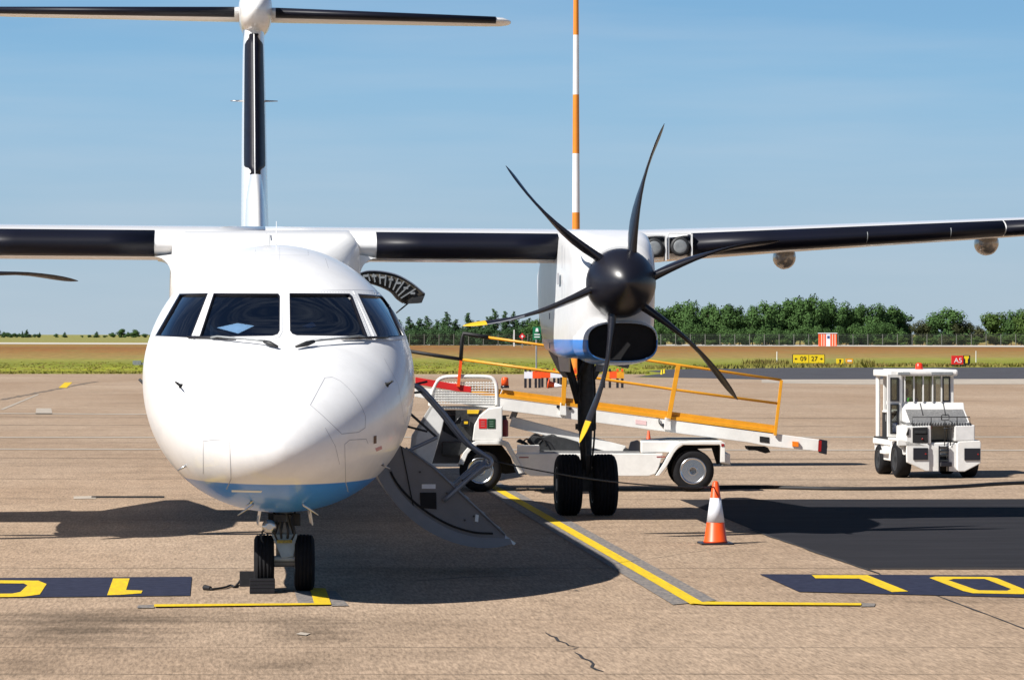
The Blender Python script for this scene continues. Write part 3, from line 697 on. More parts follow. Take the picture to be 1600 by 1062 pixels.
for sgn in (-1, 1):
    xs_ = [0, .7, 1.4, 3, 5, 7, 9, 11, 13, 13.9, 14.15, 14.2]
    mb = MB(); S = []
    for X in xs_:
        le, ch, t = wstat(sgn * X)
        if X > 13.5: k = 1 - ((X - 13.5) / .72) ** 3 * .5; le = (le[0], le[1] + ch * (1 - k) * .5, le[2]); ch *= k; t *= k
        S.append(foil(le, ch, t, (0, 0, 1)))
    mb.loft(S); wing = mb.build('wing', M['white'], plane); child_w(wing, plane)
    for x0, x1 in ((1.46, 3.88), (5.62, 9.95), (9.97, 13.6)):
        mb = MB(); S = []
        for k in range(5):
            X = x0 + (x1 - x0) * k / 4; le, ch, t = wstat(sgn * X); S.append(foil(le, ch, t, (0, 0, 1), .085, .006))
        mb.loft(S, closed=False, cap0=False, cap1=False)
        o = mb.build('deicing_boot', M['boot'], wing, fix=False); sd = o.modifiers.new('s', 'SOLIDIFY'); sd.thickness = .004; sd.offset = 0
        for p in o.data.polygons:
            pass
    for X in (7.25, 10.1):
        le, ch, t = wstat(sgn * X); mb = MB(); c0 = Vector((le[0], le[1] + ch * .42, le[2] - ch * t * .42))
        S = []
        for yy, r in ((.5, .01), (.515, .06), (.55, .11), (.62, .155), (.75, .185), (.9, .19), (1.05, .17), (1.25, .11), (1.4, .01)):
            S.append([c0 + Vector((r * .78 * math.cos(q), yy, -.045 + r * .90 * math.sin(q))) for q in [2 * math.pi * i / 20 for i in range(20)]])
        mb.loft(S); mb.build('flap_track_fairing', mat('fairing_polished_beige', (.62, .56, .5), .12, .35, var=.5, vscale=5), wing)
    mb = MB()   # stall strips / boot joints
    for X in (8.05, 9.2):
        le, ch, t = wstat(sgn * X); q = foil(le, ch, t, (0, 0, 1), .05, .010); mb.tube(q[3:-1], .006, 5)
    split(mb, 'boot_joint', M['gearmetal'], wing)
# belly-to-wing fairing (white box under the wing centre)
mb = MB(); S = []
for y, hw, zt, r in ((42.95, .7, 3.60, .3), (43.1, 1.02, 3.74, .28), (43.35, 1.22, 3.86, .22), (43.8, 1.25, 3.95, .18), (46.5, 1.25, 3.93, .18), (48.5, 1.0, 3.8, .2), (50, .5, 3.5, .2)):
    q = []; z0 = 2.6
    for i in range(7):
        a = math.pi / 2 * i / 6; q.append((AX + hw - r + r * math.cos(a), y, zt - r + r * math.sin(a)))
    for i in range(7):
        a = math.pi / 2 + math.pi / 2 * i / 6; q.append((AX - hw + r + r * math.cos(a), y, zt - r + r * math.sin(a)))
    q = [(AX + hw * 1.02, y, z0)] + q + [(AX - hw * 1.02, y, z0)]
    S.append(q)
mb.loft(S); fair = mb.build('wing_root_fairing', M['white'], plane); child_w(fair, plane)
for sgn in (-1, 1):        # fillets that flare from the fairing to the wing underside
    mb = MB(); S = []
    for y in (43.5, 43.8, 45, 46.4):
        q = [(AX + sgn * 1.22, y, 3.2)]
        for i in range(8):
            a = math.pi / 2 * i / 7; q.append((AX + sgn * (1.24 + .22 * (1 - math.cos(a))), y, rl(AX + sgn * 1.3, 3.34 + .24 * math.sin(a))))
        q.append((AX + sgn * 1.22, y, 3.62)); S.append(q)
    mb.loft(S); mb.build('fillet', M['white'], fair)
btr = BVHTree.FromPolygons([tuple(v) for v in mb.v], mb.f)
mbl = MB()
for px_ in ((340, 378, 340, 402), (320, 383, 320, 395), (492, 370, 493, 396), (531, 378, 533, 394), (417, 360, 417, 368)):
    a = PY(px_[0], px_[1], 43.38); b_ = PY(px_[2], px_[3], 43.2)
    mbl.beam(a - Vector((0, .03, 0)), b_ - Vector((0, .03, 0)), .006, .012)
split(mbl, 'panel_line', M['groove'], fair)
# fin, dorsal fin, tailplane, bullet
def lin(T, x):
    for (x0, y0), (x1, y1) in zip(T, T[1:]):
        if x <= x1: return y0 + (y1 - y0) * (x - x0) / (x1 - x0)
    return T[-1][1]
def ffoil(y, z, ch, th, x=0, xmax=1.0, grow=0.0):
    return foil((AX + x, y, z), ch, th / ch, (1, 0, 0), xmax, grow, 0.0)
FIN = [(3.3, 54.6, 6.3, .50), (4.3, 56.0, 5.0, .48), (5.0, 57.0, 4.2, .465), (6.5, 58.0, 3.6, .43), (8.0, 59.0, 3.1, .385), (8.1, 59.05, 3.05, .385)]
mb = MB(); mb.loft([ffoil(y, z, ch, th) for z, y, ch, th in FIN]); fin = mb.build('tail_fin', M['white'], plane); child_w(fin, plane)
mb = MB(); S = []
for k in range(15):
    t = k / 14; z = 5.33 + (7.93 - 5.33) * t
    y, ch, th = (lin([(a[0], a[c_]) for a in FIN], z) for c_ in (1, 2, 3))
    e = min(t, 1 - t); xm = .11 if e > .08 else .11 * math.sqrt(max(e / .08, .02))
    q = foil((AX, y, z), ch, th / ch, (1, 0, 0), 1.0, .006, 0, xs=[xm * (i / 8) ** 2 for i in range(8)] + [xm, 1.0])
    n_ = len(q) // 2; 
    up = q[:9]; lo = q[10:]
    S.append(up[::-1] + lo[::-1][:8])
mb.loft(S, closed=False, cap0=False, cap1=False)
o = mb.build('deicing_boot', M['boot'], fin, fix=False); sd = o.modifiers.new('s', 'SOLIDIFY'); sd.thickness = .004; sd.offset = 0
mb = MB(); mb.tube([Vector((AX, lin([(a[0], a[1]) for a in FIN], z) - .012, z)) for z in (5.33, 6, 7, 7.93)], .012, 6); mb.build('boot_seam', M['frame'], fin)
mb = MB()
for s_ in (-1, 1): mb.tube([(AX + s_ * .16, 58.9, 6.72), (AX + s_ * .42, 58.9, 6.72)], [.02, .008], 6)
split(mb, 'fin_aerial', M['metal'], fin)
mb = MB(); mb.loft([ffoil(50.5 + k * .9, 3.45 + .05 * k, 9 - k * 1.1, .22 + .03 * k) for k in range(3)] + [ffoil(54.2, 4.3, 4.6, .37), ffoil(55.5, 4.85, 3.4, .33), ffoil(56.4, 5.3, 2.4, .22)]); mb.build('dorsal_fairing', M['white'], fin)
mb = MB(); BC = Vector((AX + .03, 58.4, 8.33)); S = []
for y, rx, rz in ((0, .02, .02), (.06, .12, .14), (.2, .21, .26), (.5, .285, .36), (1.0, .305, .39), (1.8, .305, .40), (3, .26, .34), (4, .12, .15), (4.3, .02, .02)):
    S.append([BC + Vector((rx * math.copysign(abs(math.cos(q)) ** .8, math.cos(q)), y, rz * math.copysign(abs(math.sin(q)) ** .8, math.sin(q)) + (.04 if y > .2 else 0))) for q in [2 * math.pi * i / 32 for i in range(32)]])
mb.loft(S); mb.build('tail_bullet', M['white'], fin)
for sgn in (-1, 1):
    def ts(X):
        X *= 1.0 if sgn > 0 else 1.05
        return (BC.x + sgn * X, 59.2 + X * .10, 8.345 - (.016 if sgn > 0 else -.008) * X), 1.95 - X * .16, .128
    mb = MB(); S = []
    for X in (.2, 1, 2.5, 4.2, 4.5, 4.62, 4.66):
        le, ch, t = ts(X)
        if X > 4.4: k = 1 - ((X - 4.4) / .28) ** 2 * .45; le = (le[0], le[1] + (1 - k) * .8, le[2]); ch *= k; t *= k
        S.append(foil(le, ch, t, (0, 0, 1), camber=0))
    mb.loft(S); tp = mb.build('tailplane', M['white'], plane); child_w(tp, plane)
    mb = MB(); mb.loft([foil(ts(X)[0], ts(X)[1], ts(X)[2], (0, 0, 1), .085, .005, 0) for X in (.36, 2.3, 4.36)], closed=False, cap0=False, cap1=False)
    o = mb.build('deicing_boot', M['boot'], tp, fix=False); sd = o.modifiers.new('s', 'SOLIDIFY'); sd.thickness = .004; sd.offset = 0

# ---- engines
def rrect(cx, y, zc, hw, ht, hb, e=3.2, n=56):
    q = []
    for i in range(n):
        t = 2 * math.pi * i / n; c, d = math.cos(t), math.sin(t)
        q.append(Vector((cx + hw * math.copysign(abs(c) ** (2 / e), c), y, zc + (ht if d > 0 else hb) * math.copysign(abs(d) ** (2 / e), d))))
    return q
YTIP = (195, 255)
def engine(X, phase, full):
    cx = AX + X; dz = -ROLL * X; HZ = 3.30 + dz
    mb = MB(); S = [rrect(cx, 41.10, HZ, .40, .40, .40, 2.0), rrect(cx, 41.12, HZ, .44, .43, .45, 2.05), rrect(cx, 41.3, HZ, .475, .47, .72, 2.7), rrect(cx, 41.7, HZ - .02, .52, .56, .96, 4.5),
        rrect(cx, 42.2, HZ - .05, .54, .68, .98, 6.5), rrect(cx, 43.2, HZ - .08, .545, .745, .97, 8), rrect(cx, 44.5, HZ - .08, .54, .76, .95, 8), rrect(cx, 45.8, HZ - .08, .53, .70, .90, 7), rrect(cx, 46.6, HZ - .05, .50, .5, .72, 4), rrect(cx, 48, HZ + .05, .38, .3, .45, 3), rrect(cx, 49.6, HZ + .15, .12, .1, .14, 2.2)]
    for q in S[4:]:                                         # flat underside rising aft
        for p in q: p.z = max(p.z, HZ - 1.02 + max(0, p.y - 45) * .12)
    mb.loft(S); nac = mb.build('nacelle', M['nac'], plane); child_w(nac, plane)
    # chin intake: rounded slot with a proud lip
    IC = Vector((cx + .02, 41.0, HZ - .80)); S = []
    def slot(y, w, h, e=2.8, n=40): return [Vector((IC.x + w * math.copysign(abs(math.cos(q)) ** (2 / e), math.cos(q)), y, IC.z + h * math.copysign(abs(math.sin(q)) ** (2 / e), math.sin(q)))) for q in [2 * math.pi * i / n for i in range(n)]]
    mb = MB(); mb.loft([slot(41.9, .53, .30), slot(41.4, .50, .285), slot(41.12, .465, .265), slot(41.02, .45, .25), slot(41.0, .435, .238), slot(41.004, .432, .236)], cap0=False, cap1=False)
    lip = mb.build('intake_lip', [M['nac']], nac)
    mb = MB(); mb.loft([slot(41.0, .436, .2385), slot(41.015, .42, .225), slot(41.07, .415, .22)], cap0=False, cap1=True); mb.build('intake_duct', M['void'], nac, fix=False)
    if full:
        mb = MB()
        for (u0, v0, u1, v1) in ((898, 430, 898, 445), (905, 437, 905, 444), (899, 370, 899, 500), (899, 500, 905, 507)):
            pass
        for z_ in (3.0, 3.45): mb.bb((cx - .575, 42.6, z_ + dz), (cx - .57, 42.62, z_ + dz + .3))
        mb.bb((cx - .572, 43.0, HZ - .05), (cx - .568, 43.25, HZ + .1)); mb.bb((cx - .58, 44.2, HZ - .5), (cx - .569, 44.24, HZ - .42)); mb.bb((cx - .58, 44.2, HZ - .9), (cx - .569, 44.24, HZ - .82))
        split(mb, 'access_panel', M['groove'], nac)
    # gear-bay doors under the nacelle
    for s_ in (-1, 1):
        mb = MB(); mb.prism([(cx + s_ * .30, 44.4, HZ - .93), (cx + s_ * .30, 46.1, HZ - .85), (cx + s_ * .25, 46.0, HZ - 1.22), (cx + s_ * .25, 44.8, HZ - 1.22)], (.02, 0, 0)); mb.build('gear_door', M['offwhite'], nac)
    # propeller
    hub = Vector((cx, 40.98, HZ - .065)); mb = MB()
    mb.lathe([(-.70, .001), (-.69, .05), (-.66, .115), (-.60, .19), (-.50, .275), (-.38, .345), (-.24, .40), (-.08, .432), (.06, .437), (.12, .425), (.13, .38)], hub, (0, 1, 0), 48)
    prop = mb.build('propeller', M['spinner'], plane); child_w(prop, plane)
    hubb = hub + Vector((0, -.12, 0))
    for k in range(6):
        ph = R(phase + 60 * k); er = Vector((math.cos(ph), 0, math.sin(ph))); et = Vector((math.sin(ph), 0, -math.cos(ph)))
        mb = MB(); S = []; rs = [.34, .42, .5, .62, .78, .95, 1.12, 1.3, 1.47, 1.63, 1.77, 1.89, 1.97, 2.02, 2.05, 2.062]
        for r in rs:
            f_ = r / 2.062
            ch = ip([(0, .15), (.2, .17), (.3, .24), (.45, .31), (.65, .31), (.8, .25), (.9, .185), (.96, .11), (1, .02)], f_)
            th = ip([(0, .16), (.2, .15), (.3, .125), (.45, .09), (.6, .062), (.8, .034), (.9, .022), (1, .006)], f_)
            beta = R(ip([(0, 112), (.25, 106), (.5, 95), (.7, 83), (.9, 72), (1, 68)], f_))
            ctr = hubb + er * r + et * (-.085 * math.sin(math.pi * min(1, max(0, (r - .4) / 1.66)) ** .9) * 1.0) + Vector((0, .10 * max(0, f_ - .5) ** 1.5 - .02, 0))
            cd = et * math.cos(beta) + Vector((0, 1, 0)) * math.sin(beta); td = cd.cross(er).normalized()
            q = []; m_ = 10
            for i in range(m_):
                x_ = i / m_; q.append(ctr + cd * ch * (x_ - .45) + td * th * (2.6 * math.sqrt(max(x_, 0)) * (1 - x_) * .5))
            for i in range(m_):
                x_ = 1 - i / m_; q.append(ctr + cd * ch * (x_ - .45) - td * th * (2.6 * math.sqrt(max(x_, 0)) * (1 - x_) * .22))
            S.append(q)
        def fmi(i, j):
            if rs[i] >= 1.76 and j < 10 and phase + 60 * k in YTIP: return 1
            if 1.3 <= rs[i] < 1.76 and j == 0 and phase + 60 * k == 195: return 2
            return 0
        mb.loft(S, fmi=fmi); mb.build('blade', [M['black'], M['tipyellow'], M['metal']], prop)
    # landing lights on the leading edge outboard of the nacelle
    if full:
        for X0 in (4.99, 5.34):
            mb = MB(); le0, ch, t = wstat(X0); le1, _, _ = wstat(X0 + .30)
            mb.loft([foil(le0, ch, t, (0, 0, 1), .06, .005), foil(le1, ch, t, (0, 0, 1), .06, .005)], closed=False, cap0=False, cap1=False)
            ll = mb.build('landing_light', M['darkmetal'], plane, fix=False); child_w(ll, plane)
            c = Vector((le0[0] + .15, le0[1] - .035, le0[2])); mb = MB(); mb.lathe([(-.012, .10), (-.006, .125), (.02, .13), (.03, .12)], c, (0, 1, 0), 24); mb.build('reflector', M['darkmetal'], ll)
            mb = MB(); mb.lathe([(-.016, .05), (-.014, .085), (-.010, .095)], c, (0, 1, 0), 20); mb.build('lamp', M['gearmetal'], ll)
            mb = MB()
            for dx in (-.015, .3): mb.bb((le0[0] + dx, le0[1] - .022, le0[2] - .17), (le0[0] + dx + .02, le0[1] + .1, le0[2] + .17))
            mb.bb((le0[0], le0[1] - .005, le0[2] + .16), (le0[0] + .3, le0[1] + .1, le0[2] + .18)); mb.build('light_frame', M['white'], ll)
    return nac
engine(4.4, 15, True)
engine(-4.4, -1, False)
# ---- wheels
def wheel(mb_t, mb_r, c, r, w, grooves=4, ax=(1, 0, 0)):
    pr = [(-w * .46, r * .55), (-w * .5, r * .7), (-w * .5, r * .82), (-w * .44, r * .93), (-w * .34, r * .985)]
    for g in range(grooves):
        x = -w * .28 + w * .56 * g / max(1, grooves - 1); pr += [(x - .011, r), (x - .007, r * .975), (x + .007, r * .975), (x + .011, r)]
    pr += [(w * .34, r * .985), (w * .44, r * .93), (w * .5, r * .82), (w * .5, r * .7), (w * .46, r * .55)]
    mb_t.lathe(pr, c, ax, 48)
    mb_r.lathe([(-w * .48, r * .2), (-w * .44, r * .22), (-w * .36, r * .5), (-w * .47, r * .56), (-w * .47, r * .6), (w * .47, r * .6), (w * .47, r * .56), (w * .36, r * .5), (w * .44, r * .22), (w * .48, r * .2)], c, ax, 32)
for s_, GX in ((1, None), (-1, None)):
    gy = 46.55
    if s_ > 0: xa, xb = PY(887.5, 760, gy).x, PY(943, 760, gy).x; topx = PY(918, 560, gy).x
    else: xa, xb = AX - (PY(887.5, 760, gy).x - AX), AX - (PY(943, 760, gy).x - AX); topx = AX - (PY(918, 560, gy).x - AX)
    mid = (xa + xb) / 2; rr = .435
    mb = MB(); mb.cyl((mid, gy, .55), (mid + .01 * s_, gy, 1.35), .075, .085, 20); mb.cyl((mid + .01 * s_, gy, 1.2), (mid, gy, 2.5), .125, .125, 24); mb.cyl((mid, gy, 1.22), (mid, gy, 1.30), .15, .15, 24); mb.cyl((mid, gy, 1.75), (mid, gy, 1.80), .145, .145, 24)
    mb.cyl((xa, gy, rr), (xb, gy, rr), .07, .07, 16); mb.box((mid, gy, .5), (.22, .2, .3))
    leg = mb.build('main_gear_leg', M['darkmetal'], plane); child_w(leg, plane)
    mb = MB(); mb.beam((mid - .1, gy, 1.6), (mid - .37, gy - .3, 2.45), .07, .09); mb.beam((mid - .1, gy, 1.95), (mid + .05, gy - .9, 2.5), .06, .08); mb.beam((mid - .36, gy - .2, 2.42), (mid + .4, gy - .2, 2.42), .1, .1); mb.beam((mid + .36, gy + .1, 2.42), (mid + .1, gy, 1.95), .07, .08)
    mb.build('side_brace', M['darkmetal'], leg)
    mb = MB(); mb.tube(curve([(mid + .09, gy - .1, 2.3), (mid + .12, gy - .14, 1.6), (mid + .1, gy - .12, 1.0), (mid + .04, gy - .13, .6)], 4), .014, 6); mb.tube(curve([(mid - .09, gy - .12, 2.2), (mid - .11, gy - .14, 1.4), (mid - .06, gy - .12, .6)], 4), .012, 6); split(mb, 'brake_hose', M['cable'], leg)
    mb = MB(); mb.prism([(mid - .02, gy - .12, 1.15), (mid - .02, gy - .30, .86), (mid - .02, gy - .12, .55)], (.05, 0, 0)); mb.build('torque_link', M['darkmetal'], leg)
    mb = MB(); mb.prism([(mid + .25, gy + .1, 2.45), (mid + .75, gy + .1, 2.45), (mid + .62, gy + .1, 2.08), (mid + .32, gy + .1, 2.15)], (0, .03, 0)); mb.prism([(mid - .55, gy - .1, 2.5), (mid - .35, gy - .1, 2.4), (mid - .25, gy - .1, 1.95), (mid - .33, gy - .1, 2.05)], (0, .8, 0)); mb.build('gear_door', M['stairgrey'], leg)
    for xc in (xa, xb):
        t_, r_ = MB(), MB(); wheel(t_, r_, (xc, gy, rr), rr, .345, 5); ty = t_.build('main_wheel', M['tyre'], plane); child_w(ty, plane); r_.build('wheel_rim', M['gearmetal'], ty)
ny = 33.05
xl, xr = PY(412.5, 880, ny).x, PY(475.5, 880, ny).x; nm = (xl + xr) / 2; nr = .285
for xc in (xl, xr):
    t_, r_ = MB(), MB(); wheel(t_, r_, (xc, ny, nr), nr, .198, 4); ty = t_.build('nose_wheel', M['tyre'], plane); child_w(ty, plane); r_.build('wheel_rim', M['metal'], ty)
mb = MB(); mb.cyl((xl, ny, nr), (xr, ny, nr), .042, .042, 16); mb.cyl((nm, ny, nr + .02), (nm, ny, .62), .062, .062, 20); mb.cyl((nm, ny, .5), (nm, ny, 1.0), .088, .088, 24); mb.cyl((nm, ny, .52), (nm, ny, .58), .11, .11, 24)
mb.box((nm, ny, .42), (.16, .16, .16))
ng = mb.build('nose_gear_leg', M['gearmetal'], plane); child_w(ng, plane)
mb = MB(); mb.prism([(nm - .13, ny - .12, .58), (nm + .13, ny - .12, .58), (nm + .09, ny - .16, .36), (nm - .03, ny - .16, .34)], (0, .05, 0)); mb.cyl((nm - .13, ny - .11, .335), (nm + .1, ny - .11, .335), .03, .03, 12); mb.build('towing_fitting', mat('pale_blue_enamel', (.42, .5, .53), .3, var=.3), ng, .006)
mb = MB(); mb.bb((nm - .075, ny - .19, .495), (nm + .075, ny - .165, .525)); mb.build('data_plate', mat('yellow_placard', (.5, .38, .03), .5, var=.7, vscale=60, col2=(.05, .05, .04)), ng)
mb = MB(); mb.lathe([(-.06, .03), (-.055, .065), (0, .075), (.05, .06), (.08, .02)], (nm - .15, ny - .18, .66), (0, 1, 0), 20); mb.build('taxi_lamp', M['chrome'], ng)
mb = MB()
for s_ in (-1, 1):
    mb.box((nm + s_ * .12, ny - .02, .72), (.08, .14, .12)); mb.cyl((nm + s_ * .1, ny - .1, .58), (nm + s_ * .05, ny - .14, .78), .022, .022, 8)
    mb.tube(curve([(nm + s_ * .06, ny - .13, .5), (nm + s_ * .10, ny - .2, .6), (nm + s_ * .07, ny - .16, .72), (nm + s_ * .12, ny - .1, .82)], 5), .011, 6)
    mb.tube(curve([(nm + s_ * .03, ny - .16, .54), (nm + s_ * .035, ny - .21, .62), (nm + s_ * .02, ny - .16, .7)], 5), .014, 6)
mb.box((nm, ny - .08, .84), (.34, .2, .07)); mb.box((nm - .05, ny - .13, .74), (.12, .08, .08)); mb.beam((nm - .3, ny - .2, .87), (nm + .25, ny - .2, .86), .03, .05)
mb.tube(curve([(nm - .2, ny - .15, .66), (nm - .23, ny - .17, .54), (nm - .17, ny - .17, .47), (nm - .1, ny - .14, .5)], 5), .01, 6)
mb.build('steering_unit', M['darkmetal'], ng, .004)
mb = MB()
for s_ in (-1, 1): mb.prism([(nm + s_ * .24, ny - .5, .86), (nm + s_ * .24, ny + .7, .84), (nm + s_ * .27, ny + .6, .66), (nm + s_ * .27, ny - .35, .68)], (.012, 0, 0))
mb.build('gear_door', M['white'], ng)

# ---- airstair (door of the airliner, hinged at its lower edge)
YN, YF = 35.15, 35.92
def A(u, v, y=YN): return PY(u, v, y)
def arcpts(px, n=5): return curve([Vector((u, v, 0)) for u, v in px], n)
outer = [(p.x, p.y) for p in arcpts([(584, 728), (594, 752), (612, 778), (636, 805), (665, 827), (700, 844), (738, 854), (772, 855), (800, 849)])]
inner = [(p.x, p.y) for p in arcpts([(603, 712), (608, 738), (622, 764), (645, 789), (674, 811), (706, 828), (740, 838), (770, 840), (797, 841)])]
mb = MB(); S = []
n_ = len(outer)
for i in range(n_):
    o_, i_ = A(*outer[i]), A(*inner[i]); w_ = YF - YN
    S.append([o_ + Vector((0, -.02, 0)), i_ + Vector((0, -.02, 0)), i_ + Vector((0, w_ + .02, 0)), o_ + Vector((0, w_ + .02, 0))])
mb.loft(S, smooth=True); stair = mb.build('airstair', M['stairedge'], plane); child_w(stair, plane)
ev = stair.modifiers.new('e', 'EDGE_SPLIT'); ev.split_angle = R(40)
side = [(612, 700), (627, 697), (640, 704), (676, 729.5), (704, 756), (789, 835), (789, 842)] + [(u, v + 1) for u, v in inner[::-1][3:]]
for y in (YN, YF - .03):
    mb = MB(); P = [A(*p) + Vector((0, y - YN, 0)) for p in side]; mb.prism(P, (0, .03, 0)); mb.build('side_panel', M['stairgrey'], stair)
mb = MB(); e0 = [A(*p) + Vector((0, -.012, .008)) for p in ((640, 704), (676, 729.5), (789, 836))]; mb.tube(e0, .012, 6); mb.tube([p + Vector((0, YF - YN, 0)) for p in e0], .012, 6); split(mb, 'edge_trim', M['rail'], stair)
tr0, tr1 = A(655, 722), A(778, 838)
for k in range(5):
    t = (k + .5) / 5; p = tr0.lerp(tr1, t); mb = MB(); mb.bb((p.x - .16, YN + .03, p.z - .02), (p.x + .12, YF - .03, p.z + .012)); mb.build('step', M['tread'], stair)
mb = MB(); mb.prism([A(659, 756) - Vector((0, .012, 0)), A(680.5, 756) - Vector((0, .012, 0)), A(680.5, 763) - Vector((0, .012, 0)), A(659, 763) - Vector((0, .012, 0))], (0, .01, 0)); mb.build('placard', M['conewhite'], stair)
mb = MB(); mb.prism([A(u, v) - Vector((0, .014, 0)) for u, v in ((656, 769), (681.5, 769), (682, 795), (657, 793))], (0, .01, 0)); mb.build('latch_recess', M['void'], stair)
mb = MB(); mb.prism([A(u, v) - Vector((0, .012, 0)) for u, v in ((743, 803), (748, 804), (747, 815), (742, 814))], (0, .01, 0)); mb.prism([A(u, v) - Vector((0, .016, 0)) for u, v in ((791, 842), (797, 841.5), (806, 848), (803, 851), (796, 847))], (0, .02, 0)); split(mb, 'reflective_tab', M['paper'], stair)
mb = MB()
for u, v in ((656, 737), (698, 770), (740, 806), (726, 812)): mb.cyl(A(u, v) - Vector((0, .015, 0)), A(u, v), .012, .012, 8)
split(mb, 'fixing', M['black'], stair)
mb = MB(); mb.tube([A(627, 697) - Vector((0, .01, 0)), A(650, 812) - Vector((0, .01, 0))], .006, 5); mb.tube([A(p[0], p[1] - 7) - Vector((0, .012, 0)) for p in inner[6:-5]], .012, 5); split(mb, 'panel_seam', M['void'], stair)
for dy, du in ((0, 0), (YF - YN, -5)):
    mb = MB(); off = Vector((0, dy - .03, 0))
    path = curve([A(636, 600) + off, A(650, 602.5) + off, A(661, 609) + off, A(690, 641) + off, A(728, 688) + off, A(753, 708) + off, A(765, 716) + off, A(767, 724) + off, A(761, 729) + off, A(750, 732) + off, A(693, 782) + off], 6)
    # keep the last leg straight
    mb.tube([p for p in path], .024, 8); hr = mb.build('handrail', M['rail'], stair)
for (p, q, r_) in (((640, 645), (683, 683), .014), ((683, 683), (634, 706), .02), ((632, 665), (668, 674), .012), ((640, 602), (668, 596), .012), ((640, 614), (664, 612), .012), ((722, 748), (761, 722), .022), ((736, 748), (764, 727), .018)):
    mb = MB(); mb.cyl(A(*p) + Vector((0, .02, 0)), A(*q) + Vector((0, .02, 0)), r_, r_, 8); mb.build('strut', M['rail'] if r_ > .015 else M['darkmetal'], stair)
# door opening: dark frame strip on the hull side

# ---- raised baggage door, far aft on the same side
mb = MB(); yb0 = 51.2
arc_o = arcpts([(560, 429), (575, 425), (598, 426), (622, 432), (645, 445), (664, 461)]); arc_i = arcpts([(560, 440), (578, 441), (598, 447), (614, 455), (624, 466), (634, 473)])
S = []
for a, b_ in zip(arc_o, arc_i):
    p, q = PY(a.x, a.y, yb0), PY(b_.x, b_.y, yb0); S.append([p, q, q + Vector((0, .95, 0)), p + Vector((0, .95, 0))])
mb.loft(S); bd = mb.build('baggage_door', M['primer'], plane); child_w(bd, plane)
mb = MB(); S = [[PY(a.x, a.y, yb0) + Vector((0, -.02, .005)), PY(a.x, a.y - 2.4, yb0) + Vector((0, -.02, .005)), PY(a.x, a.y - 2.4, yb0) + Vector((0, .97, .005)), PY(a.x, a.y, yb0) + Vector((0, .97, .005))] for a in arc_o]
mb.loft(S); mb.build('door_skin', M['rail'], bd)
mb = MB(); mb.prism([PY(u, v, yb0 - .015) for u, v in ((664, 461), (659, 473), (636, 474), (641, 466))], (0, .9, 0)); mb.build('door_edge', M['darkmetal'], bd)
mb = MB()
for i in range(3, len(arc_o) - 3, 2):
    p, q = PY(arc_o[i].x, arc_o[i].y + 3, yb0 - .012), PY(arc_i[i].x, arc_i[i].y - 2, yb0 - .012); mb.beam(p, q, .03, .02)
for i in range(4, len(arc_o) - 2, 3):
    p = PY((arc_o[i].x * 1.3 + arc_i[i].x * .7) / 2, (arc_o[i].y * 1.3 + arc_i[i].y * .7) / 2, yb0 - .02); mb.box(p, (.07, .02, .035))
split(mb, 'door_rib', M['gearmetal'], bd)
mb = MB(); mb.cyl(PY(619, 489, 51.4), PY(641, 471, 51.4), .012, .012, 8); mb.build('gas_strut', M['darkmetal'], bd)
# ================================================================== things on the apron
def tyre(parent, c, r, w, rim='metal', ax=(1, 0, 0), hubface=1, name='wheel'):
    """c in the parent's own coordinates; wheel > tyre carries the rim as sub-part"""
    ax = Vector(ax)
    mb = MB(); mb.lathe([(-w * .44, r * .60), (-w * .5, r * .72), (-w * .48, r * .86), (-w * .38, r * .96), (-w * .2, r), (w * .2, r), (w * .38, r * .96), (w * .48, r * .86), (w * .5, r * .72), (w * .44, r * .60)], c, ax, 36, cap=False)
    t = mb.build(name, M['tyre'], parent)
    s = hubface; mb = MB()
    mb.lathe([(s * w * .40, .01), (s * w * .40, r * .16), (s * w * .44, r * .2), (s * w * .28, r * .3), (s * w * .26, r * .42), (s * w * .36, r * .50), (s * w * .47, r * .58), (s * w * .47, r * .63), (s * w * .40, r * .63)], c, ax, 36)
    mb.build('rim', M[rim], t)
    a = ax.normalized().orthogonal().normalized(); b = ax.normalized().cross(a); mb = MB()
    for i in range(8):
        q = Vector(c) + ax * s * w * .325 + (a * math.cos(i * math.pi / 4) + b * math.sin(i * math.pi / 4)) * r * .46
        mb.cyl(q, q + ax * s * w * .03, r * .10, r * .095, 10)
    o = mb.build('dark_rim_slots', M['black'], t); o['kind'] = 'stuff'  # black discs painted as the shaded slots of the rim
    return t
# ---- wheel chocks at the nose wheel
ck = wthing('wheel_chock', 'black ribbed chock wedged in front of the left nose wheel', 'chock', G(410, 928))
c0 = Vector(ck['W'])
mb = MB(); mb.prism([(c0.x - .125, c0.y, 0.002), (c0.x - .125, c0.y + .20, 0.002), (c0.x - .125, c0.y + .15, .15), (c0.x - .125, c0.y + .05, .15)], (.25, 0, 0)); mb.build('body', M['tyre'], ck, .006)
mb = MB()
for k in range(4): mb.bb((c0.x - .12, c0.y + .004 + k * .012, .025 + k * .035), (c0.x + .12, c0.y + .012 + k * .012, .036 + k * .035))
split(mb, 'rib', M['black'], ck)
ck = wthing('wheel_chock', 'black chock behind the left nose wheel with rope lying out to its side', 'chock', G(384, 919))
c0 = Vector(ck['W'])
mb = MB(); mb.prism([(c0.x - .06, c0.y + .2, 0.002), (c0.x - .06, c0.y + .45, 0.002), (c0.x - .06, c0.y + .38, .15), (c0.x - .06, c0.y + .27, .15)], (.16, 0, 0)); mb.build('body', M['tyre'], ck, .006)
mb = MB(); P = [G(u, v) + Vector((0, 0, .02)) for u, v in ((380, 912), (372, 914), (367, 919), (360, 917), (352, 920), (340, 922), (330, 923), (322, 922))]; P[0].z = .08
mb.tube(curve(P, 4), .012, 6); mb.build('rope', M['cable'], ck)
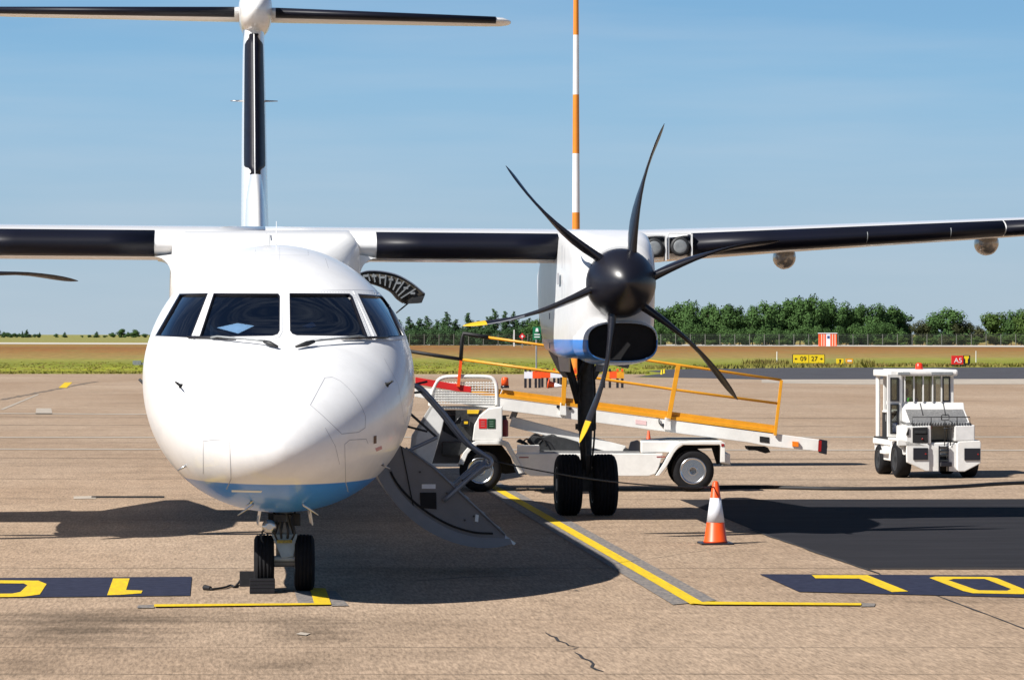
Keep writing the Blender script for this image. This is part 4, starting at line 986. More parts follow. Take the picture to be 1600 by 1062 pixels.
mb = MB(); mb.cyl(G(320, 922) + Vector((0, 0, .03)), G(329, 923) + Vector((0, 0, .03)), .03, .02, 8); mb.build('rope_handle', M['cable'], ck)

# ---- traffic cones
def cone(loc, h, label, sleeve=True, base=True):
    t = thing('traffic_cone', label, 'cone', loc)
    if base:
        mb = MB(); mb.box((0, 0, .018 * h), (.52 * h, .52 * h, .036 * h)); mb.build('base', M['black'], t, .008)
    z0 = .036 * h; r0, r1 = .185 * h, .045 * h
    def rr(z): return r0 + (r1 - r0) * z
    mb = MB(); mb.lathe([(z0, .03), (z0 + .002, r0 * 1.05), (z0 + .02 * h, r0 * 1.02), (z0 + .03 * h, rr(.03)), (h * .97, rr(.97)), (h * .985, rr(1.0) * .9), (h, rr(1.0) * .55)], (0, 0, 0), (0, 0, 1), 28); mb.build('cone_body', M['orange'], t)
    if sleeve:
        mb = MB(); mb.lathe([(z0 + .34 * h * .93, rr(.335) + .003), (z0 + .72 * h * .97, rr(.735) + .003)], (0, 0, 0), (0, 0, 1), 28)
        o = mb.build('sleeve', M['conewhite'], t)
    return t
cone(G(1118, 850), .775, 'orange and white striped cone on black base beside the dark asphalt patch')
cone(G(1013.5, 706), .47, 'small plain orange cone showing above the chassis of the belt loader', False)
# rope from the airstair handrail to the cone
cn = G(1118, 850); p0 = A(763, 718); p1 = Vector((cn.x, cn.y, .70)); P = []
for k in range(13):
    t = k / 12; p = p0.lerp(p1, t); p.z -= .16 * 4 * t * (1 - t) * .5; P.append(p)
mb = MB(); mb.tube(P, .008, 6); o = mb.build('guide_rope', M['cable'], origin=p0); tag(o, 'thin dark rope strung from the airstair handrail to the striped cone', 'rope')
# cable on the ground
P = [G(u, v) + Vector((0, 0, .03)) for u, v in ((1110, 764), (1180, 763.5), (1300, 766), (1420, 765.5), (1500, 762.5), (1560, 758.5), (1640, 755))]
mb = MB(); mb.tube(curve(P, 6), .035, 8); o = mb.build('ground_cable', M['cable'], origin=P[0]); tag(o, 'thick black cable lying across the apron behind the dark asphalt patch', 'cable')

# ---- belt loader, in its own frame (x to the right, y away)
D0 = 53.7
bl = thing('belt_loader', 'white airport belt loader with yellow handrails parked under the wing', 'belt loader', cam2w((900 - 800) / FPX * D0, D0, 0), -YAW)
def L(u, v, y=0.0):
    d = D0 + y; return Vector(((u - 800) / FPX * d - 100 / FPX * D0, y, CAMH - (v - HOR) / FPX * d))
def plate(px, y0, y1):
    return [L(u, v, y0).xz for u, v in px]
def lprism(mb, px, y0, y1):
    P = [L(u, v, y0) for u, v in px]; mb.prism(P, (0, y1 - y0, 0)); return mb
W_ = 1.75
# chassis side panels
mb = MB(); lprism(mb, [(806, 708), (1036, 708), (1030, 728), (1024, 740), (1014, 743.5), (830, 743.5), (819, 738), (806, 712)], 0, .05); mb.build('side_panel', M['white2'], bl, .012)
mb = MB(); lprism(mb, [(806, 708), (1036, 708), (1024, 740), (830, 743), (819, 738)], W_ - .05, W_); mb.build('side_panel', M['white2'], bl, .01)
mb = MB(); lprism(mb, [(812, 713), (1032, 713), (1024, 733), (822, 733)], .06, W_ - .06); mb.build('chassis_frame', M['darkmetal'], bl)
def arch(px_o, px_i, y0, y1, name, m='white2'):
    mb = MB(); S = []
    for a, b in zip(px_o, px_i):
        p, q = L(*a, y0), L(*b, y0); S.append([p, q, q + Vector((0, y1 - y0, 0)), p + Vector((0, y1 - y0, 0))])
    mb.loft(S, smooth=False); return mb.build(name, M[m], bl, .008)
for y0, y1 in ((-.04, .38), (W_ - .38, W_ + .04)):
    arch([(1024, 743), (1034, 728), (1046, 708), (1054, 696), (1063, 690), (1100, 689), (1128, 689), (1133, 692), (1133, 722)], [(1030, 743), (1042, 728), (1053, 708), (1060, 699), (1067, 694.5), (1100, 694), (1124, 694), (1126, 697), (1126, 722)], y0, y1, 'rear_wing')
    arch([(716, 724), (724, 707), (736, 693), (744, 688.5), (786, 688.5), (795, 692), (806, 712), (819, 738)], [(724, 726), (731, 709), (741, 697), (748, 694), (782, 694), (790, 698), (799, 714), (811, 740)], y0, y1, 'front_wing')
mb = MB(); lprism(mb, [(1036, 742), (1060, 700), (1068, 695), (1124, 695), (1126, 722), (1120, 726), (1112, 700), (1062, 702), (1044, 730)], .39, .42); lprism(mb, [(727, 728), (734, 709), (745, 695), (784, 695), (798, 714), (806, 738), (790, 740)], .39, .42); split(mb, 'wheel_well', M['void'], bl)
mb = MB(); lprism(mb, [(716, 724), (640, 724), (640, 729), (716, 729)], 0, .1); lprism(mb, [(1126, 709), (1141, 709), (1141, 725), (1126, 723)], .05, W_ - .05); split(mb, 'bumper', M['white2'], bl, .01)
mb = MB(); lprism(mb, [(1128, 722), (1142, 722), (1142, 727), (1128, 727)], .1, .6); mb.build('rear_step', M['gearmetal'], bl)
# wheels
for u in (750.5, 1083):
    for y, hf in ((.13, -1), (W_ - .13, 1)):
        c = L(u, 735, 0); tyre(bl, (c.x, y, .345 if True else c.z), .345, .24, 'chrome', (0, 1, 0), hf)
mb = MB()
for u in (750.5, 1083):
    c = L(u, 735, 0); mb.cyl((c.x, .2, .345), (c.x, W_ - .2, .345), .06, .06, 10)
split(mb, 'axle', M['darkmetal'], bl)
# front body and operator position
mb = MB(); lprism(mb, [(673, 633), (696, 645), (690, 672), (675, 724), (650, 723), (641, 700), (643, 680)], 0, .05); mb.build('front_side_plate', M['offwhite'], bl, .01)
mb = MB(); lprism(mb, [(673, 633), (696, 645), (690, 672), (675, 724), (650, 723), (641, 700), (643, 680)], W_ - .05, W_); mb.build('front_side_plate', M['offwhite'], bl, .01)
mb = MB(); mb.prism([L(641, 700), L(643, 680), L(673, 633), L(678, 633), L(650, 682), L(650, 723), L(646, 723)], (0, W_, 0)); mb.build('front_cowl', M['white2'], bl)
mb = MB(); lprism(mb, [(690, 672), (722, 690), (718, 724), (675, 724)], .5, .55); lprism(mb, [(680, 640), (742, 640), (742, 690), (722, 692), (690, 690)], 1.1, 1.15); split(mb, 'inner_bulkhead', M['stairgrey'], bl)
mb = MB(); lprism(mb, [(690, 690), (742, 690), (718, 712), (690, 712)], .2, .9); mb.build('operator_seat', M['darkmetal'], bl, .02)
mb = MB(); lprism(mb, [(692, 648), (712, 648), (716, 690), (694, 690)], .75, .9); mb.build('seat_back', M['darkmetal'], bl, .02)
mb = MB(); c = L(715, 655, .45); mb.tube([(c.x + .17 * math.cos(t) * .5, c.y + .17 * math.sin(t), c.z + .10 * math.cos(t)) for t in [2 * math.pi * i / 20 for i in range(20)]], .012, 6, closed=True); mb.cyl(c, c + Vector((.15, 0, -.3)), .02, .02, 8); mb.build('steering_wheel', M['black'], bl)
mb = MB(); lprism(mb, [(738, 688), (741, 664), (749, 649), (763, 638), (785, 635), (785, 688.5)], -.01, .4); con = mb.build('console', M['white2'], bl, .015)
mb = MB(); lprism(mb, [(673, 634), (785, 634), (785, 639), (673, 639)], .5, .6); mb.build('dash_rail', M['white2'], bl, .008)
mb = MB(); lprism(mb, [(712, 640), (756, 640), (740, 664), (736, 688), (716, 680), (712, 660)], .3, .34); mb.build('instrument_panel', M['darkmetal'], bl)
mb = MB(); lprism(mb, [(730, 640), (749, 640), (747, 646), (730, 646)], .27, .295); mb.build('notice_plate', M['tipyellow'], bl)
mb = MB(); lprism(mb, [(721, 655), (734, 655), (734, 666), (721, 666)], .2, .28); k_ = mb.build('lamp_housing', M['black'], bl, .01)
mb = MB(); lprism(mb, [(725, 658), (731, 658), (731, 662), (725, 662)], .19, .2); mb.build('yellow_lamp', M['tipyellow'], k_)
for (u0, u1, m_) in ((748.2, 760.4, 'red'), (761.6, 774, 'darkgreen')):
    mb = MB(); lprism(mb, [(u0, 654), (u1, 654), (u1, 669), (u0, 669)], -.018, -.010); s_ = mb.build('safety_sticker', M[m_], con)
    mb = MB()
    for k in range(3): lprism(mb, [(u0 + 3, 658 + 3.5 * k), (u1 - 3, 658 + 3.5 * k), (u1 - 3, 658.8 + 3.5 * k), (u0 + 3, 658.8 + 3.5 * k)], -.021, -.018)
    o = mb.build('print_lines', mat('sticker_print', (.35, .25, .25) if m_ == 'red' else (.2, .35, .25), .6), s_); o['kind'] = 'stuff'
# fire extinguisher on the console end
mb = MB(); c = L(789, 682, .15); mb.lathe([(0, .03), (.01, .055), (.25, .055), (.29, .03), (.33, .02)], (c.x, c.y, c.z), (0, 0, 1), 14); mb.build('extinguisher', mat('dark_red_paint', (.16, .01, .02), .4), bl)
mb = MB(); c = L(788, 652, .15); mb.box(c, (.06, .08, .07)); mb.box(c + Vector((.03, 0, .03)), (.1, .03, .02)); split(mb, 'extinguisher_valve', M['black'], bl)
# head guard: tube frame with wire mesh
def tubep(px, y, r, name, m, n=8, smooth=4, parent=None):
    mb = MB(); P = [L(u, v, y) for u, v in px]; mb.tube(curve(P, smooth) if smooth else P, r, n); return mb.build(name, M[m], parent or bl)
gd = tubep([(672, 634), (673, 622), (677, 608), (684, 595), (692, 590), (702, 588.5), (730, 588), (758, 588.5), (769, 591), (775, 600), (776, 616), (776, 634)], .45, .032, 'guard_frame', 'white2')
mb = MB()
for k in range(21):
    u = 681 + 4.4 * k
    if u > 773: break
    mb.beam(L(u, 596 if u > 690 else 606, .45), L(u, 631, .45), .013, .010, up=(0, 1, 0))
for k in range(9): mb.beam(L(679 if k > 2 else 684, 598 + 4 * k, .44), L(773, 598 + 4 * k, .44), .010, .013)
o = mb.build('wire_mesh', M['white2'], gd); o['kind'] = 'stuff'
# beacon
c = L(789, 606, .45); mb = MB(); mb.lathe([(0, .07), (.035, .07), (.04, .06)], c, (0, 0, 1), 20); bc = mb.build('beacon_base', M['black'], bl)
mb = MB(); mb.lathe([(.04, .062), (.16, .056), (.175, .04), (.18, .005)], c, (0, 0, 1), 20); mb.build('beacon_lens', M['orange'], bc)
mb = MB(); mb.cyl(L(786, 606, .45), L(779, 622, .45), .008, .008, 6); mb.build('beacon_bracket', M['white2'], bl)
# machinery between the wings
mb = MB(); lprism(mb, [(808, 696), (843, 696), (843, 711), (808, 711)], .02, .5); mb.build('battery_box', M['white2'], bl, .01)
mb = MB(); lprism(mb, [(806, 690), (812, 685), (824, 692), (828, 697)], .55, .7); lprism(mb, [(823, 690), (832, 680), (846, 682), (858, 679), (884, 684), (904, 690), (908, 706), (843, 706)], .6, 1.2); split(mb, 'engine_block', M['darkmetal'], bl, .02)
mb = MB()
for i in range(7):
    c = L(815 + i * 13, 688 + random.uniform(-3, 8), .5 + .05 * i); mb.tube(curve([c, c + Vector((.08, 0, .08)), c + Vector((.2, 0, .02)), c + Vector((.28, 0, -.12))], 4), .014, 6)
split(mb, 'hydraulic_hose', M['cable'], bl)
mb = MB(); lprism(mb, [(842, 705), (1000, 706), (1000, 709), (842, 709)], .05, W_ - .1); mb.build('deck_plate', M['tread'], bl)
mb = MB(); lprism(mb, [(980, 708), (985, 690), (996, 687), (1000, 690), (1000, 708)], .5, .58); lprism(mb, [(980, 708), (985, 690), (996, 687), (1000, 690), (1000, 708)], 1.2, 1.28); split(mb, 'hinge_bracket', M['black'], bl, .008)
mb = MB(); lprism(mb, [(1002, 689), (1062, 689), (1058, 697), (1052, 706), (1002, 708)], .1, .6); mb.build('rear_locker', M['white2'], bl, .015)
mb = MB(); lprism(mb, [(1006, 690), (1050, 687), (1124, 687), (1124, 689.5), (1006, 692)], .3, 1.5); mb.build('rear_deck', M['gearmetal'], bl)
mb = MB(); lprism(mb, [(811, 713.5), (826, 713.5), (826, 715), (811, 715)], -.004, 0.0); lprism(mb, [(1026, 712.5), (1040, 712.5), (1040, 714), (1026, 714)], -.006, 0.0); split(mb, 'red_reflector', M['redlens'], bl)
mb = MB(); lprism(mb, [(1127, 693), (1131.5, 693), (1131.5, 697), (1127, 697)], -.05, -.04); mb.build('tail_reflector', M['redlens'], bl)
# lift arm (conveyor support) and link
mb = MB(); mb.beam(L(798, 658, .7), L(976, 704, .7), .12, .17); mb.beam(L(798, 658, 1.2), L(976, 704, 1.2), .12, .17); split(mb, 'lift_arm', M['white2'], bl, .01)
mb = MB(); mb.cyl(L(978, 704, .5), L(978, 704, 1.3), .05, .05, 12); mb.build('arm_pivot', M['darkmetal'], bl)
mb = MB(); mb.beam(L(800, 655, .95), L(806, 640, .95), .2, .1); mb.build('arm_head', M['offwhite'], bl)
# conveyor
def cz(u): return 621 + (u - 780) * .131
YB0, YB1 = .45, 1.25
cv = None
for y in (YB0, YB1):
    mb = MB(); lprism(mb, [(648, cz(648)), (1290, cz(1290)), (1290, cz(1290) + 18), (1200, cz(1200) + 21), (1170, cz(1170) + 19), (780, cz(780) + 19), (648, cz(648) + 16)], y, y + .06)
    o = mb.build('conveyor_beam', M['white2'], bl, .008); cv = cv or o
mb = MB(); P = [L(650, cz(650) - 9, YB0 + .1), L(1208, cz(1208) - 4, YB0 + .1)]
mb.add([P[0], P[1], P[1] + Vector((0, .62, 0)), P[0] + Vector((0, .62, 0)), P[0] - Vector((0, 0, .05)), P[1] - Vector((0, 0, .05)), P[1] + Vector((0, .62, -.05)), P[0] + Vector((0, .62, -.05))], [(0, 1, 2, 3), (7, 6, 5, 4), (0, 4, 5, 1), (2, 6, 7, 3), (1, 5, 6, 2), (0, 3, 7, 4)], 0, False)
mb.build('belt', M['darkmetal'], bl)
for y, d in ((YB0 + .02, 0), (YB1 + .0, 0)):
    mb = MB(); S = []
    for u in (735, 1212): 
        p = L(u, cz(u) - 1, y); S.append([p, p + Vector((0, .06, 0)), p + Vector((0, .06, .055)), p + Vector((0, .03, .06)), p + Vector((0, .03, .13)), p + Vector((0, 0, .13)), p + Vector((0, 0, .06)), p + Vector((0, -.03, .055)), p + Vector((0, -.03, 0))])
    mb.loft(S, smooth=False); mb.build('belt_guard', M['yellow'], bl)
mb = MB(); lprism(mb, [(649, 589), (714, 600), (736, 604), (736, 613), (714, 611), (649, 600)], YB0 - .02, YB0 + .01); mb.build('red_side_guard', M['red'], bl, .006)
mb = MB(); lprism(mb, [(649, 589), (714, 600), (736, 604), (736, 613), (714, 611), (649, 600)], YB1 + .06, YB1 + .09); mb.build('red_side_guard', M['red'], bl, .006)
mb = MB(); lprism(mb, [(1280, cz(1280) - 1), (1293, cz(1293)), (1292, 710), (1279, 707)], YB0 - .03, YB0 + .0); mb.build('end_bumper', M['black'], bl, .008)
mb = MB(); lprism(mb, [(1279, cz(1280) + 1), (1284, cz(1284) + 1), (1283, 705), (1278, 705)], YB0 - .035, YB0 - .031); mb.build('red_reflector', M['redlens'], bl)
mb = MB(); mb.cyl(L(1286, 697, YB0), L(1286, 697, YB1), .075, .075, 16); mb.build('end_roller', M['gearmetal'], bl)
mb = MB(); lprism(mb, [(1238, 689), (1248, 690), (1248, 698), (1238, 697)], YB0 - .05, YB0); mb.build('amber_marker', M['lens'], bl, .005)
mb = MB(); lprism(mb, [(1187, 681), (1202, 683), (1202, 692), (1187, 690)], YB0 - .008, YB0 + .01); lprism(mb, [(1168, 698), (1200, 699), (1204, 706), (1196, 708), (1180, 703), (1170, 703)], YB0 + .1, YB1); split(mb, 'latch_gap', M['void'], bl)
mb = MB(); lprism(mb, [(993, 655), (1010, 657.5), (1010, 664), (993, 662)], YB0 - .006, YB0 - .001); mb.build('pale_pink_placard', mat('faded_pink_print', (.72, .50, .50), .6), bl)
mb = MB(); mb.tube(curve([L(1030, 654, YB0 - .02), L(1030, 660, YB0 - .03), L(1034, 665, YB0 - .03), L(1038, 663, YB0 - .02)], 4), .01, 6); mb.build('loop_cable', M['cable'], bl)
mb = MB()
for u, v in ((872, 635), (891, 638), (1036, 664)): mb.cyl(L(u, v, YB0 - .03), L(u, v, YB0), .028, .028, 10)
split(mb, 'bolt_head', M['black'], bl)
# hand rails of the conveyor, near side and far side
for y, near in ((YB0 - .04, True), (YB1 + .1, False)):
    for top, bot in (((884, 548), (880, 634)), ((1060, 570), (1044, 658)), ((1221, 593.5), (1211, 680))):
        mb = MB(); mb.beam(L(*top, y), L(*bot, y), .075 if top[0] < 1200 else .05, .04, up=(0, 1, 0)); mb.build('rail_post', M['yellow'], bl, .004)
    for u, v in ((880, 639), (1043.5, 662)):
        mb = MB(); lprism(mb, [(u - 4.5, v - 10), (u + 4.5, v - 9), (u + 5, v + 10), (u - 6, v + 9)], y - .02, y + .03); mb.build('post_bracket', M['white2'], bl, .006)
    tubep([(762, 527), (861, 541), (1060, 570), (1221, 593.5)], y, .022, 'hand_rail', 'yellow', smooth=0)
    tubep([(722, 561.5), (873, 582), (1050, 608), (1215, 630)], y, .022, 'middle_rail', 'yellow', smooth=0)
    tubep([(762, 527), (745, 524), (724, 521), (722, 530), (720, 562)], y, .034, 'foam_padding', 'cable', smooth=0)
    tubep([(720, 561), (680, 555), (640, 548.5)], y, .03, 'foam_padding', 'cable', smooth=0)
    mb = MB(); mb.beam(L(720.5, 560, y), L(716, 604, y), .05, .04, up=(0, 1, 0)); mb.build('rail_post', M['orange'], bl)

# ---- baggage tractor, in its own frame (x right across its back, y towards its front)
TD = 58.6
tr = thing('baggage_tractor', 'white baggage tractor with open cab door and small black ladder at its rear', 'tractor', cam2w((1403.5 - 800) / FPX * TD, TD, 0), -YAW + R(7))
TS = .002246
def T(zx, zy, y=0.0): return Vector(((zx - 320) * TS, y, (1000 - zy) * .002246))
def tp_(px, y0, y1): 
    mb = MB(); mb.prism([T(a, b, y0) for a, b in px], (0, y1 - y0, 0)); return mb
for x, y, r in ((.17, .48, .33), (1.40, .48, .33), (.21, 1.95, .28), (1.38, 1.95, .28)):
    tyre(tr, (x, y, r), r, .26, 'darkmetal', (1, 0, 0), -1 if x < .7 else 1)
tp_([(320, 730), (385, 725), (560, 725), (575, 740), (575, 940), (545, 940), (390, 870), (385, 740), (372, 705), (320, 700)], 0, .06).build('rear_bumper', M['white2'], tr, .012)
tp_([(815, 705), (985, 700), (992, 720), (990, 880), (860, 945), (800, 945), (800, 720)], 0, .06).build('rear_bumper', M['white2'], tr, .012)
mb = MB(); mb.bb((.12, .06, .42), (1.42, 2.35, .64)); mb.build('chassis', M['white2'], tr, .02)
mb = MB(); mb.bb((.18, .1, .3), (1.36, 2.2, .42)); mb.build('underbody', M['darkmetal'], tr)
mb = MB(); mb.bb((.03, .1, .66), (.2, .92, .71)); mb.bb((1.34, .1, .62), (1.51, .92, .68)); split(mb, 'mudguard', M['white2'], tr, .015)
for x0, x1 in (((440, 560), (755, 850)), ((855, 985), (760, 855))):
    tp_([(x0[0], x1[0]), (x0[1], x1[0]), (x0[1], x1[1]), (x0[0], x1[1])], -.02, .0).build('tail_light_box', M['black'], tr, .006)
    q = MB(); c = T(x0[1] - 20, (x1[0] + x1[1]) / 2, -.03); q.lathe([(-.004, .012), (.0, .014), (.01, .014)], c, (0, 1, 0), 12); q.build('tail_lamp', M['redlens'], tr)
tp_([(385, 585), (590, 575), (590, 725), (385, 725)], .02, .75).build('rear_body', M['white2'], tr, .02)
tp_([(438, 595), (560, 592), (562, 716), (438, 716)], .0, .03).build('lamp_recess', M['void'], tr, .004)
tp_([(452, 618), (548, 618), (548, 640), (452, 640)], -.012, .0).build('recess_bar', M['darkmetal'], tr)
q = MB(); q.lathe([(-.012, .008), (.0, .016), (.01, .016)], T(515, 685, -.008), (0, 1, 0), 12); q.build('red_lamp', M['redlens'], tr)
tp_([(780, 580), (945, 575), (945, 700), (780, 705)], .02, .75).build('rear_body', M['offwhite'], tr, .02)
tp_([(575, 720), (650, 760), (650, 940), (575, 940)], .04, .1).build('inner_cheek', M['white2'], tr); tp_([(722, 760), (800, 720), (800, 945), (722, 940)], .04, .1).build('inner_cheek', M['white2'], tr)
tp_([(600, 690), (780, 690), (780, 950), (600, 950)], .55, .6).build('back_plate', M['darkmetal'], tr)
tp_([(600, 580), (780, 580), (780, 700), (600, 700)], .5, .74).build('tank', mat('beige_tank', (.45, .4, .3), .6, var=.3), tr, .02)
q = MB(); c = T(610, 590, .3); q.lathe([(-.05, .005), (-.045, .03), (.03, .03), (.035, .005)], c, (0, 0, 1), 12); q.build('red_cap', M['red'], tr)
q = MB()
for z in (745, 775, 810, 850, 890): q.prism([T(655, z, -.02), T(722, z, -.02), T(722, z + 12, -.02), T(655, z + 12, -.02)], (0, .35, 0))
split(q, 'ladder_tread', M['darkmetal'], tr)
q = MB(); q.beam(T(652, 940, .0), T(652, 740, 0), .02, .03, up=(0, 1, 0)); q.beam(T(724, 940, .0), T(724, 740, 0), .02, .03, up=(0, 1, 0)); split(q, 'ladder_rail', M['black'], tr)
mb = MB(); mb.bb((.75, -.12, .22), (.95, .1, .30)); mb.build('tow_hitch', M['black'], tr, .01)
# top deck of tread plate with low rails
mb = MB(); mb.prism([T(440, 575, .05), T(930, 572, .05), T(930, 575, .05) + Vector((0, .9, .06)), T(440, 578, .05) + Vector((0, .9, .06))], (0, 0, -.02)); mb.build('rear_deck', M['tread'], tr)
mb = MB()
for i in range(22):
    x = 445 + i * 22
    for yy in (.02, .2, .38): p = T(x, 574, yy); mb.beam(p, p + Vector((.04, .12, .02)), .020, .02)
o = mb.build('tread_bars', M['darkmetal'], tr); o['kind'] = 'stuff'
for px in ([(440, 580), (440, 512), (905, 512), (905, 580)], [(675, 535), (675, 500), (685, 494), (728, 494), (735, 500), (735, 535), (675, 537)], [(700, 740), (703, 560), (700, 535)], [(748, 740), (750, 600), (765, 560), (740, 540)], [(590, 580), (590, 515)], [(800, 575), (800, 515)], [(690, 600), (760, 605)], [(520, 405), (525, 500)], [(708, 405), (708, 500)]):
    mb = MB(); mb.tube([T(a, b, .03 if b > 480 else .2) for a, b in px], .010, 6); mb.build('grab_rail', M['darkmetal'], tr)
# cab
mb = MB(); mb.prism([(.30, 1.0, 1.34), (.30, .94, 1.20), (.30, .6, .99), (.30, .6, .64), (.30, 1.0, .64)], (1.16, 0, 0)); mb.build('engine_cover', M['white2'], tr, .015)
mb = MB(); mb.prism([(.36, .935, 1.212), (.36, .605, 1.008), (.36, .605, .99), (.36, .935, 1.19)], (1.06, 0, 0)); mb.build('tread_shade_slope', M['tread'], tr)  # tread plate whose grey also stands in for shade on the slope
def cabx(zx): return (zx - 320) * .002246 + .25
CY0, CY1 = 1.0, 2.35
def cp(zx, zy, y): return Vector((cabx(zx), y, (1000 - zy) * .002246))
mb = MB()
for x0, x1 in ((335, 360), (745, 775)): mb.bb(cp(x0, 560, CY0), cp(x1, 160, CY0 + .06))
mb.bb(cp(335, 410, CY0 - .003), cp(775, 400, CY0 + .063)); split(mb, 'cab_pillar', M['white2'], tr, .008)
mb = MB()
for x in (368, 444, 520, 598, 672): mb.bb(cp(x - 5, 400, CY0 - .03), cp(x + 5, 170, CY0 - .008))
split(mb, 'window_bar', M['white2'], tr)
mb = MB(); mb.bb(cp(362, 398, CY0 + .02), cp(744, 172, CY0 + .026)); mb.build('rear_window', M['clear'], tr)
mb = MB(); mb.bb(cp(683, 400, CY0 - .01), cp(745, 390, CY0 + .02)); mb.bb(cp(683, 208, CY0 - .01), cp(745, 198, CY0 + .02)); mb.bb(cp(683, 390, CY0 - .01), cp(692, 208, CY0 + .02)); mb.bb(cp(736, 390, CY0 - .01), cp(745, 208, CY0 + .02)); mb.build('window_surround', M['black'], tr)
mb = MB(); mb.bb((cabx(325), CY0 - .12, 1.815), (cabx(800), CY1 + .05, 1.93)); rf = mb.build('cab_roof', M['white2'], tr, .04)
mb = MB()
for x0, x1 in ((375, 470), (650, 750)): mb.bb((cabx(x0 - 75), CY0 - .15, 1.83), (cabx(x1 - 75) if x0 < 500 else cabx(x1), CY0 - .11, 1.89))
split(mb, 'work_light', M['gearmetal'], rf, .01)
c = Vector((cabx(545), CY0 + .5, 1.93)); mb = MB(); mb.lathe([(0, .07), (.02, .07), (.10, .062), (.12, .03)], c, (0, 0, 1), 16); mb.build('beacon', mat('red_beacon_lens', (.75, .035, .01), .35), rf)
mb = MB(); mb.bb((cabx(325) - .07, CY1 - .3, 1.82), (cabx(325), CY1 - .2, 1.90)); mb.build('indicator', M['lens'], rf, .01)
for x in (cabx(335), cabx(775) - .06):
    mb = MB(); mb.bb((x, CY1 - .06, .55), (x + .06, CY1, 1.82)); mb.build('cab_pillar', M['white2'], tr, .008)
mb = MB(); mb.bb((cabx(775) - .05, CY0 + .06, 1.0), (cabx(775) - .02, CY1 - .06, 1.2)); mb.build('side_panel', M['white2'], tr)
mb = MB(); mb.bb((cabx(335), CY1 - .07, .6), (cabx(775), CY1 - .02, 1.18)); mb.build('front_panel', M['white2'], tr, .01)
mb = MB()
for a in (.3, .6, .9, 1.15): mb.bb((a - .012, CY1 - .055, 1.18), (a + .012, CY1 - .03, 1.82))
split(mb, 'windscreen_bar', M['black'], tr)
mb = MB(); mb.bb((cabx(340), CY1 - .045, 1.18), (cabx(770), CY1 - .04, 1.82)); mb.build('windscreen', M['clear'], tr)
mb = MB(); mb.bb((.32, CY0 + .35, .75), (.7, CY0 + .8, .95)); mb.bb((.32, CY0 + .3, .95), (.7, CY0 + .42, 1.42)); mb.build('driver_seat', M['seat'], tr, .03)
mb = MB(); mb.bb((.38, CY0 + .32, 1.44), (.52, CY0 + .42, 1.58)); mb.build('headrest', M['seat'], tr, .03)
mb = MB(); mb.bb((.46, CY0 + .15, 1.33), (.58, CY0 + .25, 1.42)); mb.build('green_bag', mat('bright_green_cloth', (.05, .45, .03), .7), tr, .03)
mb = MB(); mb.bb((.38, CY0 + .5, 1.66), (.62, CY0 + .56, 1.74)); mb.build('mirror', M['black'], tr, .02)
mb = MB(); mb.bb((.08, CY0 + .02, .56), (.2, CY0 + 1.3, .66)); mb.bb((.02, CY0 + .1, .40), (.1, CY0 + .5, .46)); split(mb, 'step_plate', M['white2'], tr, .01)
mb = MB(); mb.bb((.10, .95, .28), (.24, 1.55, .56)); mb.build('side_skirt', M['white2'], tr, .015)
mb = MB(); mb.bb((.1, 1.2, .66), (.4, 2.3, .69)); mb.build('cab_floor', M['void'], tr)  # near-black floor, the cab's inner shade put into its colour
mb = MB(); mb.bb((0.17, CY1 - .06, .28), (.22, CY1 + .12, 1.84)); mb.build('front_corner', M['white2'], tr, .02)
mb = MB(); mb.bb((.12, CY0 + .1, 1.80), (.3, CY1 + .1, 1.92)); mb.build('roof_side', M['white2'], rf, .02)
mb = MB(); mb.bb((.24, CY0 + .9, .95), (.34, CY0 + 1.0, 1.13)); mb.bb((.2, CY0 + .8, 1.13), (.36, CY0 + 1.1, 1.17)); mb.build('armrest', M['offwhite'], tr, .02)
mb = MB(); mb.bb((.24, CY1 - .5, .66), (1.2, CY1 - .1, 1.16)); mb.build('dark_dash_block', M['void'], tr, .02)  # near-black block added to paint the lower cab interior dark
mb = MB(); mb.prism([T(388, 640, .0), T(408, 595, .0), T(408, 655, .0), T(385, 655, .0)], (0, .02, 0)); mb.build('filler_recess', M['void'], tr)
mb = MB(); mb.bb((.32, CY0 + .01, 1.34), (.34, CY0 + .05, 1.82)); mb.build('wiper_arm', M['black'], tr)
# open door: hinged at the cab's rear corner, swung out to the left
dr0 = Vector((cabx(335), CY0 - .02, 0)); dang = R(198)
dx_ = Vector((math.cos(dang), math.sin(dang) * .55, 0)).normalized()
def dq(s, z): return dr0 + dx_ * s * .27 + Vector((0, 0, z))
def frame(parent, s0, s1, z0, z1, w, name, m, th=.035):
    mb = MB(); nrm = Vector((-dx_.y, dx_.x, 0)) * th
    O = [dq(s0, z0), dq(s1, z0), dq(s1, z1), dq(s0, z1)]; ws = w / .27
    I = [dq(s0 + ws, z0 + w), dq(s1 - ws, z0 + w), dq(s1 - ws, z1 - w), dq(s0 + ws, z1 - w)]
    mb.loft([[O[i], I[i], I[i] + nrm, O[i] + nrm] for i in (0, 1, 2, 3, 0)], cap0=False, cap1=False, smooth=False)
    return mb.build(name, M[m], parent)
dr = frame(tr, 0, 1, .72, 1.84, .05, 'cab_door', 'white2')
mb = MB(); mb.beam(dq(0.0, 1.335), dq(1, 1.335), .05, .06); mb.build('door_rail', M['white2'], dr)
frame(dr, .18, .82, 1.36, 1.78, .022, 'window_rubber', 'black', .045); frame(dr, .18, .82, .78, 1.31, .022, 'window_rubber', 'black', .045)
for z0, z1 in ((1.37, 1.77), (.79, 1.30)):
    mb = MB(); mb.prism([dq(.2, z0), dq(.8, z0), dq(.8, z1), dq(.2, z1)], (-dx_.y * .006, dx_.x * .006, 0)); mb.build('door_glass', M['clear'], dr)

